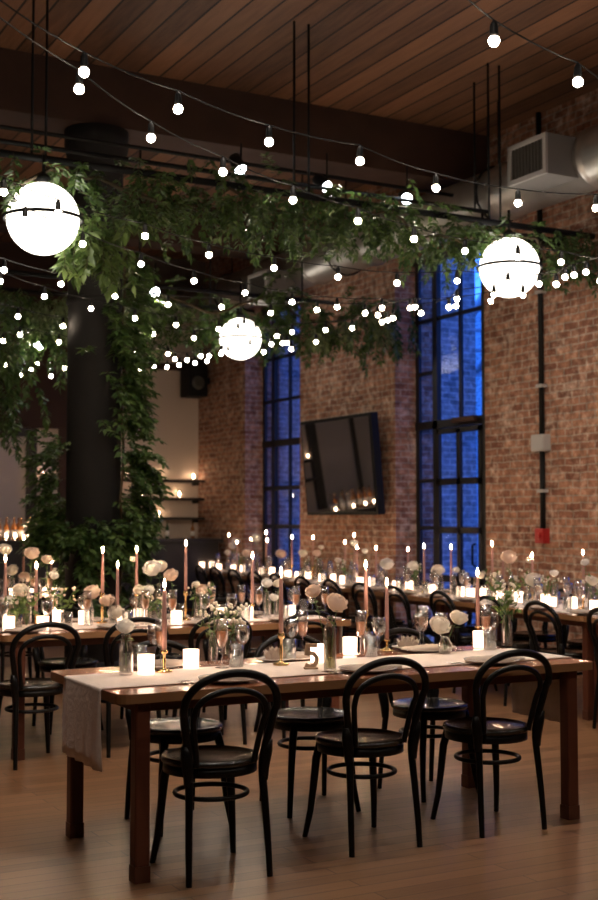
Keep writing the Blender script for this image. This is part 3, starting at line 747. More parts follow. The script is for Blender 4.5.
obj('foot_rail', (lambda m: (m.tube([(3.1, 16.22, 0.18), (7.5, 16.22, 0.18)], 0.022, 8), m)[1])(MB()), 'brass', bb)

def teal(loc, label_pattern, cat, k, group=None, rz=0, scale=1.0):
    o = k.place(loc, rz, scale); register(o, label_pattern, cat, group); return o

# tea light in a little cup
m1 = MB(); m1.lathe([(0.024, 0), (0.027, 0.035), (0.025, 0.035), (0.023, 0.02), (0, 0.02)], 12)
m2 = MB(); m2.lathe([(0.0, 0.02), (0.007, 0.028), (0.009, 0.038), (0.004, 0.052), (0.0, 0.06)], 8)
TEA = Kind('tea_light', [('cup', m1.mesh('cup', 'clear_glass')), ('flame', m2.mesh('flame', 'flame_low'))])
for p in ((7.02, 2.04), (7.57, 2.04), (7.34, 1.77), (6.74, 1.77), (7.01, 1.48), (6.5, 2.04)):
    teal((p[0], YF - 0.12, p[1]), 'tea light burning on the dark wall shelves, {}', 'tea light', TEA, 'tea lights on the bar shelves', scale=1.5)
teal((5.25, YF - 0.12, 2.02), 'tea light on the short shelf left of the column', 'tea light', TEA, scale=1.5)
for px in (6, 15, 27, 43, 66):
    p = at_z(px, 545, 1.17); teal((at_b(px, 545, 16.5)[0], 16.5, 1.17), 'tea light on the far bar counter among bottles, {}', 'tea light', TEA, 'tea lights on the bar counter', scale=1.6)
t_ = at_b(146, 535, 16.45); teal((t_[0], 16.45, 1.17), 'tea light alone on the bar counter right of the column', 'tea light', TEA, scale=1.6)
def bottle_kind(mat, h=0.3, r=0.037):
    a = MB(); a.lathe([(0, 0), (r, 0.004), (r, h * 0.58), (r * 0.8, h * 0.68), (0.013, h * 0.77), (0.013, h * 0.96), (0.015, h * 0.965), (0.015, h)], 14)
    b = MB(); b.lathe([(0.016, h * 0.95), (0.016, h * 1.02), (0, h * 1.02)], 10)
    l_ = MB(); l_.lathe([(r + 0.0008, h * 0.15), (r + 0.0008, h * 0.45)], 14)
    return Kind('bottle', [('glass_body', a.mesh('glass_body', mat)), ('cap', b.mesh('cap', 'brass')), ('paper_label', l_.mesh('paper_label', 'porcelain'))])
BK = [bottle_kind('bottle_amber'), bottle_kind('bottle_clear', 0.27, 0.042), bottle_kind('bottle_green', 0.32)]
BN = ['amber bottle', 'clear bottle', 'dark green bottle']
for k in range(15):
    px = -2 + k * 3.9 + random.uniform(-1, 1); i = random.choice((0, 1, 1, 2, 0))
    q = at_b(px, 540, 16.85 if k % 2 else 16.7)
    teal((q[0], q[1], 1.17), BN[i] + ' standing on the far bar counter, {}', 'bottle', BK[i], 'bottles on the far bar')
for k, xx in enumerate((6.35, 6.75, 6.95, 7.35)):
    teal((xx, 16.8, 1.17), BN[k % 3] + ' under the wall shelves, {}', 'bottle', BK[k % 3], 'bottles under the wall shelves', scale=0.8)
# tumblers on shelves
gl = MB(); gl.lathe([(0, 0), (0.033, 0.003), (0.037, 0.10), (0.035, 0.10), (0.031, 0.01), (0, 0.008)], 14)
TUMB0 = Kind('tumbler', mesh=gl.mesh('tumbler', 'clear_glass'))

# ---------------------------------------------------------------- chairs
def chair_parts():
    P = []
    s = MB()
    s.lathe([(0, 0.440), (0.185, 0.440), (0.203, 0.446), (0.207, 0.456), (0.203, 0.467), (0.188, 0.471), (0.180, 0.466), (0.10, 0.462), (0, 0.460)], 36)
    seat = s.mesh('seat', 'seat_black')
    s = MB(); s.lathe([(0.178, 0.405), (0.196, 0.405), (0.196, 0.441), (0.178, 0.441), (0.178, 0.405)], 32); rim = s.mesh('seat_rim', 'chair_black')
    P.append(('seat', seat, [('seat_rim', rim)]))
    # outer hoop with rear legs, one bent piece
    left = [(-0.175, -0.215, 0.0), (-0.172, -0.205, 0.12), (-0.166, -0.188, 0.28), (-0.160, -0.172, 0.42), (-0.166, -0.178, 0.50), (-0.182, -0.192, 0.58), (-0.198, -0.208, 0.66)]
    arc = []
    for k in range(0, 15):
        t = PI - PI * k / 14
        arc.append((0.203 * math.cos(t), -0.220 - 0.045 * math.sin(t), 0.685 + 0.145 * math.sin(t) ** 0.85 if math.sin(t) > 0 else 0.685))
    pts = left + arc + [(-x, y, z) for x, y, z in reversed(left)]
    # resample smooth (Catmull-Rom)
    sm = []
    for i in range(len(pts) - 1):
        p0, p1, p2, p3 = [Vector(pts[max(0, min(len(pts) - 1, j))]) for j in (i - 1, i, i + 1, i + 2)]
        for q in range(3):
            t = q / 3
            sm.append(0.5 * ((2 * p1) + (p2 - p0) * t + (2 * p0 - 5 * p1 + 4 * p2 - p3) * t * t + (3 * p1 - p0 - 3 * p2 + p3) * t ** 3))
    sm.append(Vector(pts[-1]))
    rr = [0.0125 + 0.0045 * min(1, p.z / 0.4) for p in sm]
    h = MB(); h.tube(sm, rr, 10)
    for sx in (-1, 1):   # gusset blocks where the hoop meets the seat
        h.tube([(sx * 0.168, -0.176, 0.38), (sx * 0.166, -0.176, 0.44), (sx * 0.178, -0.180, 0.50), (sx * 0.186, -0.188, 0.545)], [0.015, 0.024, 0.024, 0.014], 8)
    P.append(('back_hoop', h.mesh('back_hoop', 'chair_black')))
    inner = [(-0.125, -0.165, 0.455), (-0.138, -0.18, 0.54), (-0.152, -0.198, 0.62)]
    ia = []
    for k in range(0, 13):
        t = PI - PI * k / 12; ia.append((0.157 * math.cos(t), -0.215 - 0.03 * math.sin(t), 0.655 + 0.105 * max(0, math.sin(t)) ** 0.85))
    pts = inner + ia + [(-x, y, z) for x, y, z in reversed(inner)]
    sm = []
    for i in range(len(pts) - 1):
        p0, p1, p2, p3 = [Vector(pts[max(0, min(len(pts) - 1, j))]) for j in (i - 1, i, i + 1, i + 2)]
        for q in range(3):
            t = q / 3
            sm.append(0.5 * ((2 * p1) + (p2 - p0) * t + (2 * p0 - 5 * p1 + 4 * p2 - p3) * t * t + (3 * p1 - p0 - 3 * p2 + p3) * t ** 3))
    sm.append(Vector(pts[-1]))
    h = MB(); h.tube(sm, 0.013, 8); P.append(('inner_hoop', h.mesh('inner_hoop', 'chair_black')))
    for sx in (-1, 1):
        l_ = MB(); l_.tube([(sx * 0.135, 0.125, 0.43), (sx * 0.150, 0.140, 0.36), (sx * 0.160, 0.148, 0.24), (sx * 0.170, 0.160, 0.12), (sx * 0.185, 0.185, 0.0)],
                           [0.021, 0.0195, 0.0175, 0.015, 0.0125], 10)
        P.append(('front_leg', l_.mesh('front_leg', 'chair_black')))
    l_ = MB(); l_.tube([(0.150 * math.cos(t), -0.01 + 0.150 * math.sin(t), 0.315) for t in [2 * PI * k / 36 for k in range(36)]], 0.0105, 8, True)
    P.append(('ring_stretcher', l_.mesh('ring_stretcher', 'chair_black')))
    return P
CP = chair_parts()
CHAIR = Kind('bentwood_chair', CP)
def chair(x, y, rz, pat, grp): return teal((x, y, 0), pat, 'chair', CHAIR, grp, rz)
c = chair(2.18, 4.79, -0.04, 'leftmost black bentwood chair on the camera side of the near table', 'chairs around the near table')
c = chair(2.96, 4.87, 0.0, 'middle black bentwood chair on the camera side of the near table', 'chairs around the near table')
c = chair(3.655, 4.86, -0.04, 'rightmost black bentwood chair on the camera side of the near table', 'chairs around the near table')
for k, xx in enumerate((2.37, 3.08, 3.81)):
    chair(xx, 5.56, PI + (0.05, -0.1, 0.06)[k], 'black bentwood chair on the far side of the near table, {}', 'chairs on the far side of the near table')
chair(2.19, 7.40, 0.08, 'black bentwood chair turned slightly, at left end of the second table', 'chairs around the second table')
for k, xx in enumerate((2.80, 3.39, 4.02)):
    chair(xx, 7.50, (0.05, -0.03, 0.0)[k], 'black bentwood chair along the camera side of the second table, {}', 'chairs around the second table')
for k, xx in enumerate((2.0, 2.75, 3.4, 4.05)):
    chair(xx, 8.42, PI, 'black bentwood chair across the second table facing the camera, {}', 'chairs across the second table')
chair(2.95, 10.42, 0.0, 'black bentwood chair at the table left of the iron column', 'chairs by the column')
chair(2.2, 10.42, 0.0, 'black bentwood chair at far left in front of the column table', 'chairs by the column')
# long row by the windows; the row leans 0.1 rad off the wall
ROWA = 0.10
def row(b, off=0.0):          # point beside the long row: off from its camera-side edge towards the wall
    return (6.02 + ROWA * (b - 6.5) + off * math.cos(ROWA), b - off * math.sin(ROWA))
for b in (5.75, 6.49, 7.28, 7.98, 8.74, 9.6, 10.3, 11.0, 11.75, 12.5, 13.2, 13.9, 14.6, 15.2):
    x, y = row(b, 0.12); chair(x, y, -PI / 2 - ROWA + random.uniform(-.08, .08), 'black bentwood chair tucked along the window-side row, {}', 'chairs along the window-side row')
for b in (7.0, 7.8, 8.6, 9.4, 10.2):
    x, y = row(b, 0.74); chair(x, y, PI / 2 - ROWA + random.uniform(-.08, .08), 'black bentwood chair between the brick wall and the long row of tables, {}', 'chairs between the wall and the row')

# ---------------------------------------------------------------- tables
def table(x0, x1, y0, y1, label, woodmat='table_wood', rz=0, loc=(0, 0, 0), inset=0.02):
    o = empty('dining_table', loc, rz); tag(o, label, 'table', 'long wooden banquet tables')
    t = MB(); r = 0.05; z0, z1 = 0.712, 0.75
    ring = []
    for (cx, cy, a0) in ((x1 - r, y1 - r, 0), (x0 + r, y1 - r, PI / 2), (x0 + r, y0 + r, PI), (x1 - r, y0 + r, 1.5 * PI)):
        for k in range(5): a = a0 + PI / 2 * k / 4; ring.append((cx + r * math.cos(a), cy + r * math.sin(a)))
    n_ = len(ring)
    t.add([(x, y, z1) for x, y in ring], [tuple(range(n_))], False)
    obj('tabletop', t, woodmat, o)
    t = MB(); t.add([(x, y, z1) for x, y in ring] + [(x, y, z0) for x, y in ring],
                    [(k, k + n_, (k + 1) % n_ + n_, (k + 1) % n_) for k in range(n_)] + [tuple(range(2 * n_ - 1, n_ - 1, -1))], False)
    obj('edge_band', t, 'table_edge', o)
    obj('apron', bx(x0 + 0.12, x1 - 0.12, y0 + 0.12, y1 - 0.12, 0.66, 0.712), 'leg_wood', o)
    s = 0.032
    for lx in (x0 + 0.115, x1 - 0.13):
        for ly in (y0 + 0.06, y1 - 0.06):
            l_ = obj('leg', bx(lx - s, lx + s, ly - s, ly + s, 0.06, 0.712), 'leg_wood', o, 0.008)
            obj('foot_cap', bx(lx - s - 0.001, lx + s + 0.001, ly - s - 0.001, ly + s + 0.001, 0, 0.065), 'foot_bronze', l_)
    return o
table(1.74, 4.20, 4.69, 5.62, 'nearest wooden dining table with a pale runner and wooden number on it')
table(2.02, 4.46, 7.42, 8.28, 'second wooden dining table from the camera, behind the near table')
table(-0.5, 2.015, 7.42, 8.28, 'wooden dining table at the left edge, butted against the second table')
table(0.6, 3.12, 10.42, 11.3, 'wooden dining table left of the iron column')
TB = [4.85, 6.95, 9.1, 11.25, 13.4, 15.6]
for k in range(5):
    b0, b1 = TB[k], TB[k + 1]
    x, y = row(b0)
    ln = (b1 - b0) / math.cos(ROWA) - 0.02
    table(0, 0.76, 0, ln, 'wooden table of the window-side row, %s' % ['at its near end beside the right edge', 'second counting from its near end', 'in front of the glazed door', 'below the television', 'at its far end below the far window'][k], 'table_wood_row', -ROWA, (x, y, 0))

# runners -------------------------------------------------
def runner(o_name, label, prof, y0, y1, mat, ripple=0.0, loc=(0, 0, 0), rz=0, ny=14):
    """prof: list of (x, z) from one hanging hem over the top to the other hem; cloth 3 mm thick"""
    m = MB(); vs = []; n_ = len(prof)
    for side in (0.0, 0.003):
        for j in range(ny + 1):
            y = y0 + (y1 - y0) * j / ny
            for i, (x, z) in enumerate(prof):
                hang = max(0, 0.735 - z)
                dx = ripple * hang * math.sin(j * 1.9 + z * 4) * 1.0
                s = -1 if i < n_ / 2 else 1
                xx = x + (side * s if hang > 0.01 else 0) + dx
                vs.append((xx, y + ripple * hang * 0.4 * math.sin(z * 14 + j), z + (side if hang <= 0.01 else 0)))
    fs = []; W_ = n_; T = (ny + 1) * n_
    for j in range(ny):
        for i in range(n_ - 1):
            a = j * W_ + i; fs.append((a, a + 1, a + W_ + 1, a + W_)); b = a + T; fs.append((b, b + W_, b + W_ + 1, b + 1))
    for i in range(n_ - 1):
        a = i; fs.append((a, a + T, a + T + 1, a + 1)); a = ny * W_ + i; fs.append((a, a + 1, a + T + 1, a + T))
    for j in range(ny):
        a = j * W_; fs.append((a, a + W_, a + W_ + T, a + T)); a = j * W_ + n_ - 1; fs.append((a, a + T, a + T + W_, a + W_))
    m.add(vs, fs, True)
    o = obj(o_name, m, mat); o.location = loc; o.rotation_euler = (0, 0, rz); tag(o, label, 'table runner', 'cloth table runners')
    return o
def prof(x0, x1, zl, zr, n_=24):
    P = []
    e = 0.008
    if zl is not None:
        for k in range(8): P.append((x0 - e, zl + (0.735 - zl) * k / 7))
        P += [(x0 - e, 0.748), (x0, 0.7525)]
    else: P.append((x0, 0.7525))
    for k in range(1, n_): P.append((x0 + (x1 - x0) * k / n_, 0.7525))
    P.append((x1, 0.7525))
    if zr is not None:
        P.append((x1 + e, 0.748))
        for k in range(8): P.append((x1 + e, 0.735 + (zr - 0.735) * k / 7))
    return P
runner('table_runner', 'pale linen runner hanging over both ends of the near table', prof(1.74, 4.20, 0.42, 0.415), 4.88, 5.36, 'runner_cloth', 0.03)
runner('table_runner', 'pale runner lengthwise along the second table', prof(2.05, 4.46, None, 0.42), 7.60, 8.08, 'runner_cloth', 0.03)
runner('table_runner', 'pale runner on the table at the left edge', prof(-0.4, 2.0, None, None), 7.60, 8.08, 'runner_cloth')
runner('table_runner', 'pale runner on the table left of the column', prof(0.7, 3.12, None, 0.42), 10.6, 11.1, 'runner_cloth', 0.03)
x, y = row(4.87); ln = (15.55 - 4.87) / math.cos(ROWA)
m = MB(); N_ = 90
ys = [ln * k / N_ for k in range(N_ + 1)]
pr = [(0.10, 0.7505), (0.101, 0.7522), (0.102, 0.7525), (0.105, 0.7525), (0.2, 0.7525), (0.5, 0.7525), (0.66, 0.7525)]
vs = []
for side in (0, 0.003):
    for j, yv in enumerate(ys):
        for i, (px_, z) in enumerate(pr):
            wz = 0.0
            zz = z + (wz if i == 0 else (wz * .5 if i == 1 else 0)); vs.append((px_ + 0.008 * math.sin(yv * 3.1) + 0.004 * math.sin(yv * 9), yv, zz + (side if i >= 2 else 0)))
W_ = len(pr); T = (N_ + 1) * W_; fs = []
for j in range(N_):
    for i in range(W_ - 1):
        a = j * W_ + i; fs.append((a, a + W_, a + W_ + 1, a + 1)); fs.append((a + T, a + T + 1, a + T + W_ + 1, a + T + W_))
    a = j * W_; fs.append((a, a + T, a + T + W_, a + W_))
m.add(vs, fs, True)
rn = obj('table_runner', m, 'white_cloth'); rn.location = (x, y, 0); rn.rotation_euler = (0, 0, -ROWA)
tag(rn, 'long white runner down the whole row of tables by the windows', 'table runner', 'cloth table runners')

# ---------------------------------------------------------------- tableware kinds
def lmesh(name, prof_, mat, n_=18): m = MB(); m.lathe(prof_, n_); return m.mesh(name, mat)
WINE = Kind('wine_glass', [
    ('bowl', lmesh('bowl', [(0.004, 0.090), (0.020, 0.098), (0.034, 0.120), (0.037, 0.145), (0.033, 0.185), (0.0315, 0.185), (0.035, 0.145), (0.032, 0.121), (0.018, 0.101), (0, 0.096)], 'clear_glass')),
    ('stem', lmesh('stem', [(0, 0), (0.034, 0.001), (0.033, 0.003), (0.008, 0.008), (0.004, 0.02), (0.004, 0.092), (0, 0.092)], 'clear_glass', 14))])
FLUTE = Kind('champagne_glass', [
    ('bowl', lmesh('bowl', [(0.004, 0.088), (0.018, 0.100), (0.027, 0.130), (0.029, 0.170), (0.027, 0.225), (0.0255, 0.225), (0.0275, 0.170), (0.0255, 0.131), (0.016, 0.103), (0, 0.098)], 'clear_glass')),
    ('stem', lmesh('stem', [(0, 0), (0.033, 0.001), (0.032, 0.003), (0.008, 0.008), (0.004, 0.02), (0.004, 0.09), (0, 0.09)], 'clear_glass', 14)),
    ('champagne', lmesh('champagne', [(0, 0.099), (0.0155, 0.1035), (0.025, 0.1315), (0.0268, 0.166), (0, 0.166)], 'champagne'))])
TUMB = Kind('water_glass', [
    ('glass_wall', lmesh('glass_wall', [(0, 0), (0.033, 0.002), (0.036, 0.105), (0.0345, 0.105), (0.0315, 0.008), (0, 0.007)], 'clear_glass')),
    ('water', lmesh('water', [(0, 0.009), (0.031, 0.010), (0.0335, 0.075), (0, 0.075)], 'water'))])
VOT = Kind('votive_candle', [
    ('holder', lmesh('holder', [(0, 0), (0.036, 0.0), (0.037, 0.085), (0.034, 0.085), (0.033, 0.008), (0, 0.008)], 'votive_glow', 20)),
    ('wax', lmesh('wax', [(0, 0.009), (0.0325, 0.009), (0.0325, 0.045), (0, 0.045)], 'wax_cream', 16)),
    ('flame', lmesh('flame', [(0, 0.05), (0.005, 0.056), (0.006, 0.063), (0.002, 0.075), (0, 0.08)], 'flame_far', 8))])
PLATE = Kind('dinner_plate', mesh=lmesh('dinner_plate', [(0, 0.004), (0.075, 0.0), (0.090, 0.004), (0.132, 0.016), (0.135, 0.019), (0.130, 0.0195), (0.090, 0.009), (0.074, 0.006), (0, 0.006)], 'porcelain', 36))
SMALL = Kind('side_plate', mesh=lmesh('side_plate', [(0, 0.003), (0.05, 0.0), (0.085, 0.012), (0.088, 0.015), (0.084, 0.0155), (0.05, 0.006), (0, 0.006)], 'porcelain', 28))
def napkin_mesh():
    m = MB(); nx, ny = 12, 6
    top = []; 
    for j in range(ny + 1):
        for i in range(nx + 1):
            u, v = i / nx - .5, j / ny - .5
            z = 0.012 + 0.012 * math.cos(u * PI) * (0.7 + 0.3 * math.cos(v * 6)) + 0.0025 * math.sin(u * 23 + v * 9)
            top.append((u * 0.235, v * 0.10 * (1 + 0.1 * math.sin(u * 7)), z))
    n_ = (nx + 1) * (ny + 1); bot = [(x, y, 0.0) for x, y, z in top]; fs = []
    for j in range(ny):
        for i in range(nx):
            a = j * (nx + 1) + i; fs.append((a, a + 1, a + nx + 2, a + nx + 1)); fs.append((a + n_, a + n_ + nx + 1, a + n_ + nx + 2, a + n_ + 1))
    for i in range(nx):
        a = i; fs.append((a, a + n_, a + n_ + 1, a + 1)); a = ny * (nx + 1) + i; fs.append((a, a + 1, a + n_ + 1, a + n_))
    for j in range(ny):
        a = j * (nx + 1); fs.append((a, a + nx + 1, a + nx + 1 + n_, a + n_)); a += nx; fs.append((a, a + n_, a + n_ + nx + 1, a + nx + 1))
    m.add(top + bot, fs, True); return m.mesh('napkin', 'napkin_cloth')
NAP = Kind('folded_napkin', mesh=napkin_mesh())
def fan_mesh():      # crown-folded napkin like on the stacked plates
    m = MB()
    for k in range(9):
        a = 2 * PI * k / 9
        for (r0, hh, tl) in ((0.045, 0.05, 0.03), (0.025, 0.065, 0.012)):
            aa = a + (0.3 if r0 < 0.04 else 0)
            c = Vector((r0 * math.cos(aa), r0 * math.sin(aa), 0.0)); d_ = Vector((math.cos(aa) * tl * 12, math.sin(aa) * tl * 12, 1)).normalized()
            sd = Vector((-math.sin(aa), math.cos(aa), 0))
            th = Vector((math.cos(aa), math.sin(aa), 0)) * 0.003
            q = [c - sd * .02, c + sd * .02, c + d_ * hh * .6 + sd * .024, c + d_ * hh, c + d_ * hh * .6 - sd * .024]
            q2 = [p + th for p in q]
            m.add(q + q2, [(4, 3, 2, 1, 0), (5, 6, 7, 8, 9), (0, 1, 6, 5), (1, 2, 7, 6), (2, 3, 8, 7), (3, 4, 9, 8), (4, 0, 5, 9)], False)
    return m.mesh('crown_napkin', 'napkin_cloth')
CROWN = Kind('crown_napkin', mesh=fan_mesh())
def fork_mesh():
    m = MB(); m.tube([(0, -0.10, 0.002), (0, -0.03, 0.003), (0, 0.04, 0.006)], [0.006, 0.003, 0.0035], 6, flat=0.35)
    m.box(-0.011, 0.011, 0.035, 0.05, 0.003, 0.006)
    for x in (-0.009, -0.003, 0.003, 0.009): m.tube([(x, 0.048, 0.0045), (x, 0.075, 0.006), (x, 0.095, 0.004)], 0.0015, 4)
    return m.mesh('fork', 'silver')
def knife_mesh():
    m = MB(); m.tube([(0, -0.11, 0.003), (0, -0.02, 0.003)], [0.007, 0.005], 6, flat=0.4)
    m.box(-0.001, 0.001, -0.02, 0.0, 0.001, 0.006)
    m.add([(-0.006, -0.02, 0.0025), (0.008, -0.02, 0.0025), (0.009, 0.08, 0.0025), (-0.004, 0.105, 0.0025), (-0.006, -0.02, 0.004), (0.008, -0.02, 0.003), (0.009, 0.08, 0.003), (-0.004, 0.105, 0.004)],
          [(0, 3, 2, 1), (4, 5, 6, 7), (0, 1, 5, 4), (1, 2, 6, 5), (2, 3, 7, 6), (3, 0, 4, 7)], False)
    return m.mesh('knife', 'silver')
FORK = Kind('fork', mesh=fork_mesh()); KNIFE = Kind('knife', mesh=knife_mesh())
def holder_kind(h):
    return Kind('candlestick', mesh=lmesh('candlestick', [(0, 0), (0.038, 0.001), (0.040, 0.006), (0.020, 0.012), (0.008, 0.018), (0.006, 0.03), (0.009, h * 0.5), (0.0055, h * 0.62), (0.007, h * 0.8), (0.017, h * 0.86), (0.017, h), (0.0125, h), (0.0125, h * 0.9), (0, h * 0.9)], 'brass', 18))
HOLD = {h: holder_kind(h) for h in (0.06, 0.10, 0.15, 0.20)}
def taper_kind(L, fl='flame'):
    body = lmesh('wax_taper', [(0, 0), (0.0115, 0), (0.0112, L * 0.4), (0.0085, L * 0.97), (0.005, L), (0, L)], 'wax_mauve', 12)
    wick = lmesh('wick', [(0, L), (0.001, L), (0.001, L + 0.008), (0, L + 0.008)], 'black_metal', 4)
    fm = lmesh('flame', [(0, L + 0.006), (0.005, L + 0.012), (0.0072, L + 0.021), (0.0045, L + 0.034), (0.0012, L + 0.045), (0, L + 0.048)], fl, 8)
    return Kind('taper_candle', [('wax_taper', body, [('wick', wick)]), ('flame', fm)])
TAPER = {L: taper_kind(L) for L in (0.24, 0.28, 0.32)}
TAPERF = {L: taper_kind(L, 'flame_far') for L in (0.24, 0.28, 0.32)}
VASE = Kind('bud_vase', [
    ('glass_wall', lmesh('glass_wall', [(0, 0), (0.030, 0.002), (0.032, 0.02), (0.031, 0.11), (0.024, 0.145), (0.021, 0.17), (0.024, 0.18), (0.022, 0.18), (0.019, 0.17), (0.022, 0.145), (0.029, 0.11), (0.029, 0.012), (0, 0.01)], 'clear_glass')),
    ('water', lmesh('water', [(0, 0.012), (0.028, 0.013), (0.028, 0.095), (0, 0.095)], 'water', 14))])
TALLV = Kind('bottle_vase', [
    ('glass_wall', lmesh('glass_wall', [(0, 0), (0.027, 0.002), (0.0285, 0.02), (0.0285, 0.19), (0.022, 0.205), (0.0145, 0.215), (0.0145, 0.245), (0.0165, 0.25), (0.013, 0.25), (0.012, 0.215), (0.026, 0.19), (0.026, 0.012), (0, 0.01)], 'clear_glass')),
    ('water', lmesh('water', [(0, 0.012), (0.0252, 0.013), (0.0252, 0.15), (0, 0.15)], 'water_green', 14))])
LOWV = Kind('small_round_vase', [
    ('glass_wall', lmesh('glass_wall', [(0, 0), (0.026, 0.002), (0.038, 0.03), (0.036, 0.05), (0.022, 0.075), (0.024, 0.088), (0.022, 0.088), (0.020, 0.075), (0.034, 0.05), (0.036, 0.03), (0.024, 0.008), (0, 0.007)], 'clear_glass')),
    ('water', lmesh('water', [(0, 0.008), (0.024, 0.009), (0.0345, 0.03), (0.033, 0.048), (0, 0.048)], 'water', 14))])
def rose_mb(r, seed):
    # n, radius, top and bottom polar angle, half width, flare
    """layered cupped petals wrapped round a ball; every petal is a thin patch of a slightly off-centre sphere"""
    rnd = random.Random(seed); m = MB()
    m.sphere((0, 0, 0), r * 0.50, 12, 8, 0.95)
    #        n, radius, top polar angle, bottom polar angle, half width, flare
    for ring, (n_, R_, t0, t1, hw, fl) in enumerate(((3, 0.54, 0.12, 2.4, 0.9, 0.06), (4, 0.63, 0.38, 2.5, 0.75, 0.14), (5, 0.72, 0.62, 2.6, 0.62, 0.20), (5, 0.80, 0.86, 2.7, 0.60, 0.26), (6, 0.88, 1.12, 2.75, 0.52, 0.30), (6, 0.92, 1.42, 2.8, 0.5, 0.30))):
        for k in range(n_):
            az = 2 * PI * (k + 0.5 * (ring % 2)) / n_ + rnd.uniform(-.2, .2); tt = t0 + rnd.uniform(-.1, .1)
            vs = []
            for j in range(5):
                v = j / 4; th = t1 + (tt - t1) * v
                for i in range(5):
                    u = (i - 2) / 2
                    thh = th + 0.34 * u * u * v + 0.09 * v * math.sin(i * 2.3 + k * 1.7 + ring)
                    ph = az + u * hw * (0.35 + 0.65 * math.sin(min(1.0, v + 0.15) * PI * 0.6)) / max(0.55, math.sin(max(0.3, thh)))
                    rr = r * R_ * (1 + fl * max(0, v - 0.6) * 2.5 * (1 - 0.3 * u * u) + 0.05 * u)
                    vs.append((rr * math.sin(thh) * math.cos(ph), rr * math.sin(thh) * math.sin(ph), rr * math.cos(thh) * 0.98))
            m.add(vs, [(j * 5 + i, j * 5 + i + 1, j * 5 + i + 6, j * 5 + i + 5) for j in range(4) for i in range(4)], True)
    return m
ROSE_ME = {}
def rose_mesh(mat, k):
    if (mat, k) not in ROSE_ME: ROSE_ME[(mat, k)] = rose_mb(1.0, k).mesh('blossom', mat)
    return ROSE_ME[(mat, k)]
def flower(base, head, r, mat, pat, grp, leaves=2, tilt=None, cat='flower', name='rose'):
    base = Vector(base); head = Vector(head)
    o = empty(name, base); register(o, pat, cat, grp)
    hd = head - base
    mid = hd * 0.55 + Vector((0, 0, 0.02))
    st = MB(); st.tube([Vector((0, 0, 0)), mid, hd - Vector((0, 0, r * 0.4))], 0.0022, 5); stem = obj('flower_stem', st, 'stem_green', o)
    b = obj('blossom', rose_mesh(mat, random.randint(0, 3)), None, o); b.location = hd; b.scale = (r, r, r)
    b.rotation_mode = 'ZYX'; b.rotation_euler = (random.uniform(0.05, 0.65), random.uniform(-.5, .2), random.uniform(-.6, .6)) if tilt is None else tilt
    if leaves:
        lf_ = MB()
        for k in range(leaves * 2):
            t = random.uniform(0.45, 0.9); p = mid.lerp(hd, max(0, (t - .5) * 1.6)); d_ = RV(); d_.z = abs(d_.z) * .3; lf_.leaf(p, d_, Vector((0, 0, 1)), 0.045, 0.022)
        obj('leaves', lf_, 'leaf_bright', stem)
    return o
def sprig(base, h, spread, matl, dots, pat, grp, n_=7, leaf=0.03, name='filler_sprig'):
    o = empty(name, base); register(o, pat, 'greenery', grp)
    lf_, st, dm = MB(), MB(), MB()
    for k in range(n_):
        top = Vector((random.uniform(-1, 1) * spread, random.uniform(-1, 1) * spread, h * random.uniform(0.65, 1.0)))
        st.tube([Vector((0, 0, 0)), Vector((top.x * .3, top.y * .3, top.z * .5)), top], 0.0013, 4)
        for j in range(5):
            p = Vector((0, 0, 0)).lerp(top, 0.45 + 0.12 * j); lf_.leaf(p, RV() + Vector((0, 0, .5)), RV(), leaf, leaf * .45)
        for j in range(3): dm.sphere(top + RV() * 0.018, random.uniform(0.006, 0.011), 6, 4)
    s_ = obj('sprig_stem', st, 'stem_green', o); obj('leaves', lf_, matl, s_)
    obj('blossom', dm, dots, o)
    return o
def candle_set(x, y, hh, L, where, far=False):
    hh = min(HOLD, key=lambda q: abs(q - hh)); L = min(TAPER, key=lambda q: abs(q - L))
    teal((x, y, TZ), 'brass candlestick %s, {}' % where, 'candlestick', HOLD[hh], 'candlesticks ' + where)
    teal((x, y, TZ + hh * 0.905), 'lit mauve taper candle %s, {}' % where, 'candle', (TAPERF if far else TAPER)[L], 'taper candles ' + where)
TZ = 0.756        # top of the runner cloth
TW = 0.7505       # bare wood

# ---------------------------------------------------------------- near table laid
NT = 'on the near table'
def nt(px, py, z=TZ): return at_z(px, py, z)[:2]
for (px, py, hh, L) in ((164, 675, 0.10, 0.28), (281, 668, 0.15, 0.28), (366, 651, 0.20, 0.24), (387, 654, 0.06, 0.28), (478, 647, 0.10, 0.28)):
    x, y = nt(px, py - 3); candle_set(x, y, hh, L, NT)
for (px, py) in ((146, 676), (191, 670), (318, 664), (302, 662), (350, 656), (480, 649), (222, 662)):
    if px in (302, 222): continue
    x, y = nt(px, py - 2); teal((x, y, TZ), 'glowing frosted votive cup ' + NT + ', {}', 'votive candle', VOT, 'votive cups on the near table')
x, y = nt(126, 675); teal((x, y, TZ), 'clear bud vase with one white bloom at the left end of the near table', 'vase', VASE)
flower((x, y, TZ + 0.02), (x - 0.005, y, TZ + 0.215), 0.036, 'petal_white', 'single white bloom in the bud vase at the left end of the near table', None)
x, y = nt(330, 671); teal((x, y, TZ), 'tall clear bottle vase beside the wooden number', 'vase', TALLV)
h1 = at_b(313, 591, y + 0.02); h2 = at_b(337, 603, y - 0.02)
flower((x, y, TZ + 0.02), h1, 0.033, 'petal_peach', 'smaller upper peach rose leaning left from the tall bottle vase', None, 3)
flower((x, y, TZ + 0.02), h2, 0.045, 'petal_peach', 'larger lower peach rose in the tall bottle vase', None, 3)
x, y = nt(445, 654); teal((x, y, TZ), 'small round vase holding two cream roses on the near table', 'vase', LOWV)
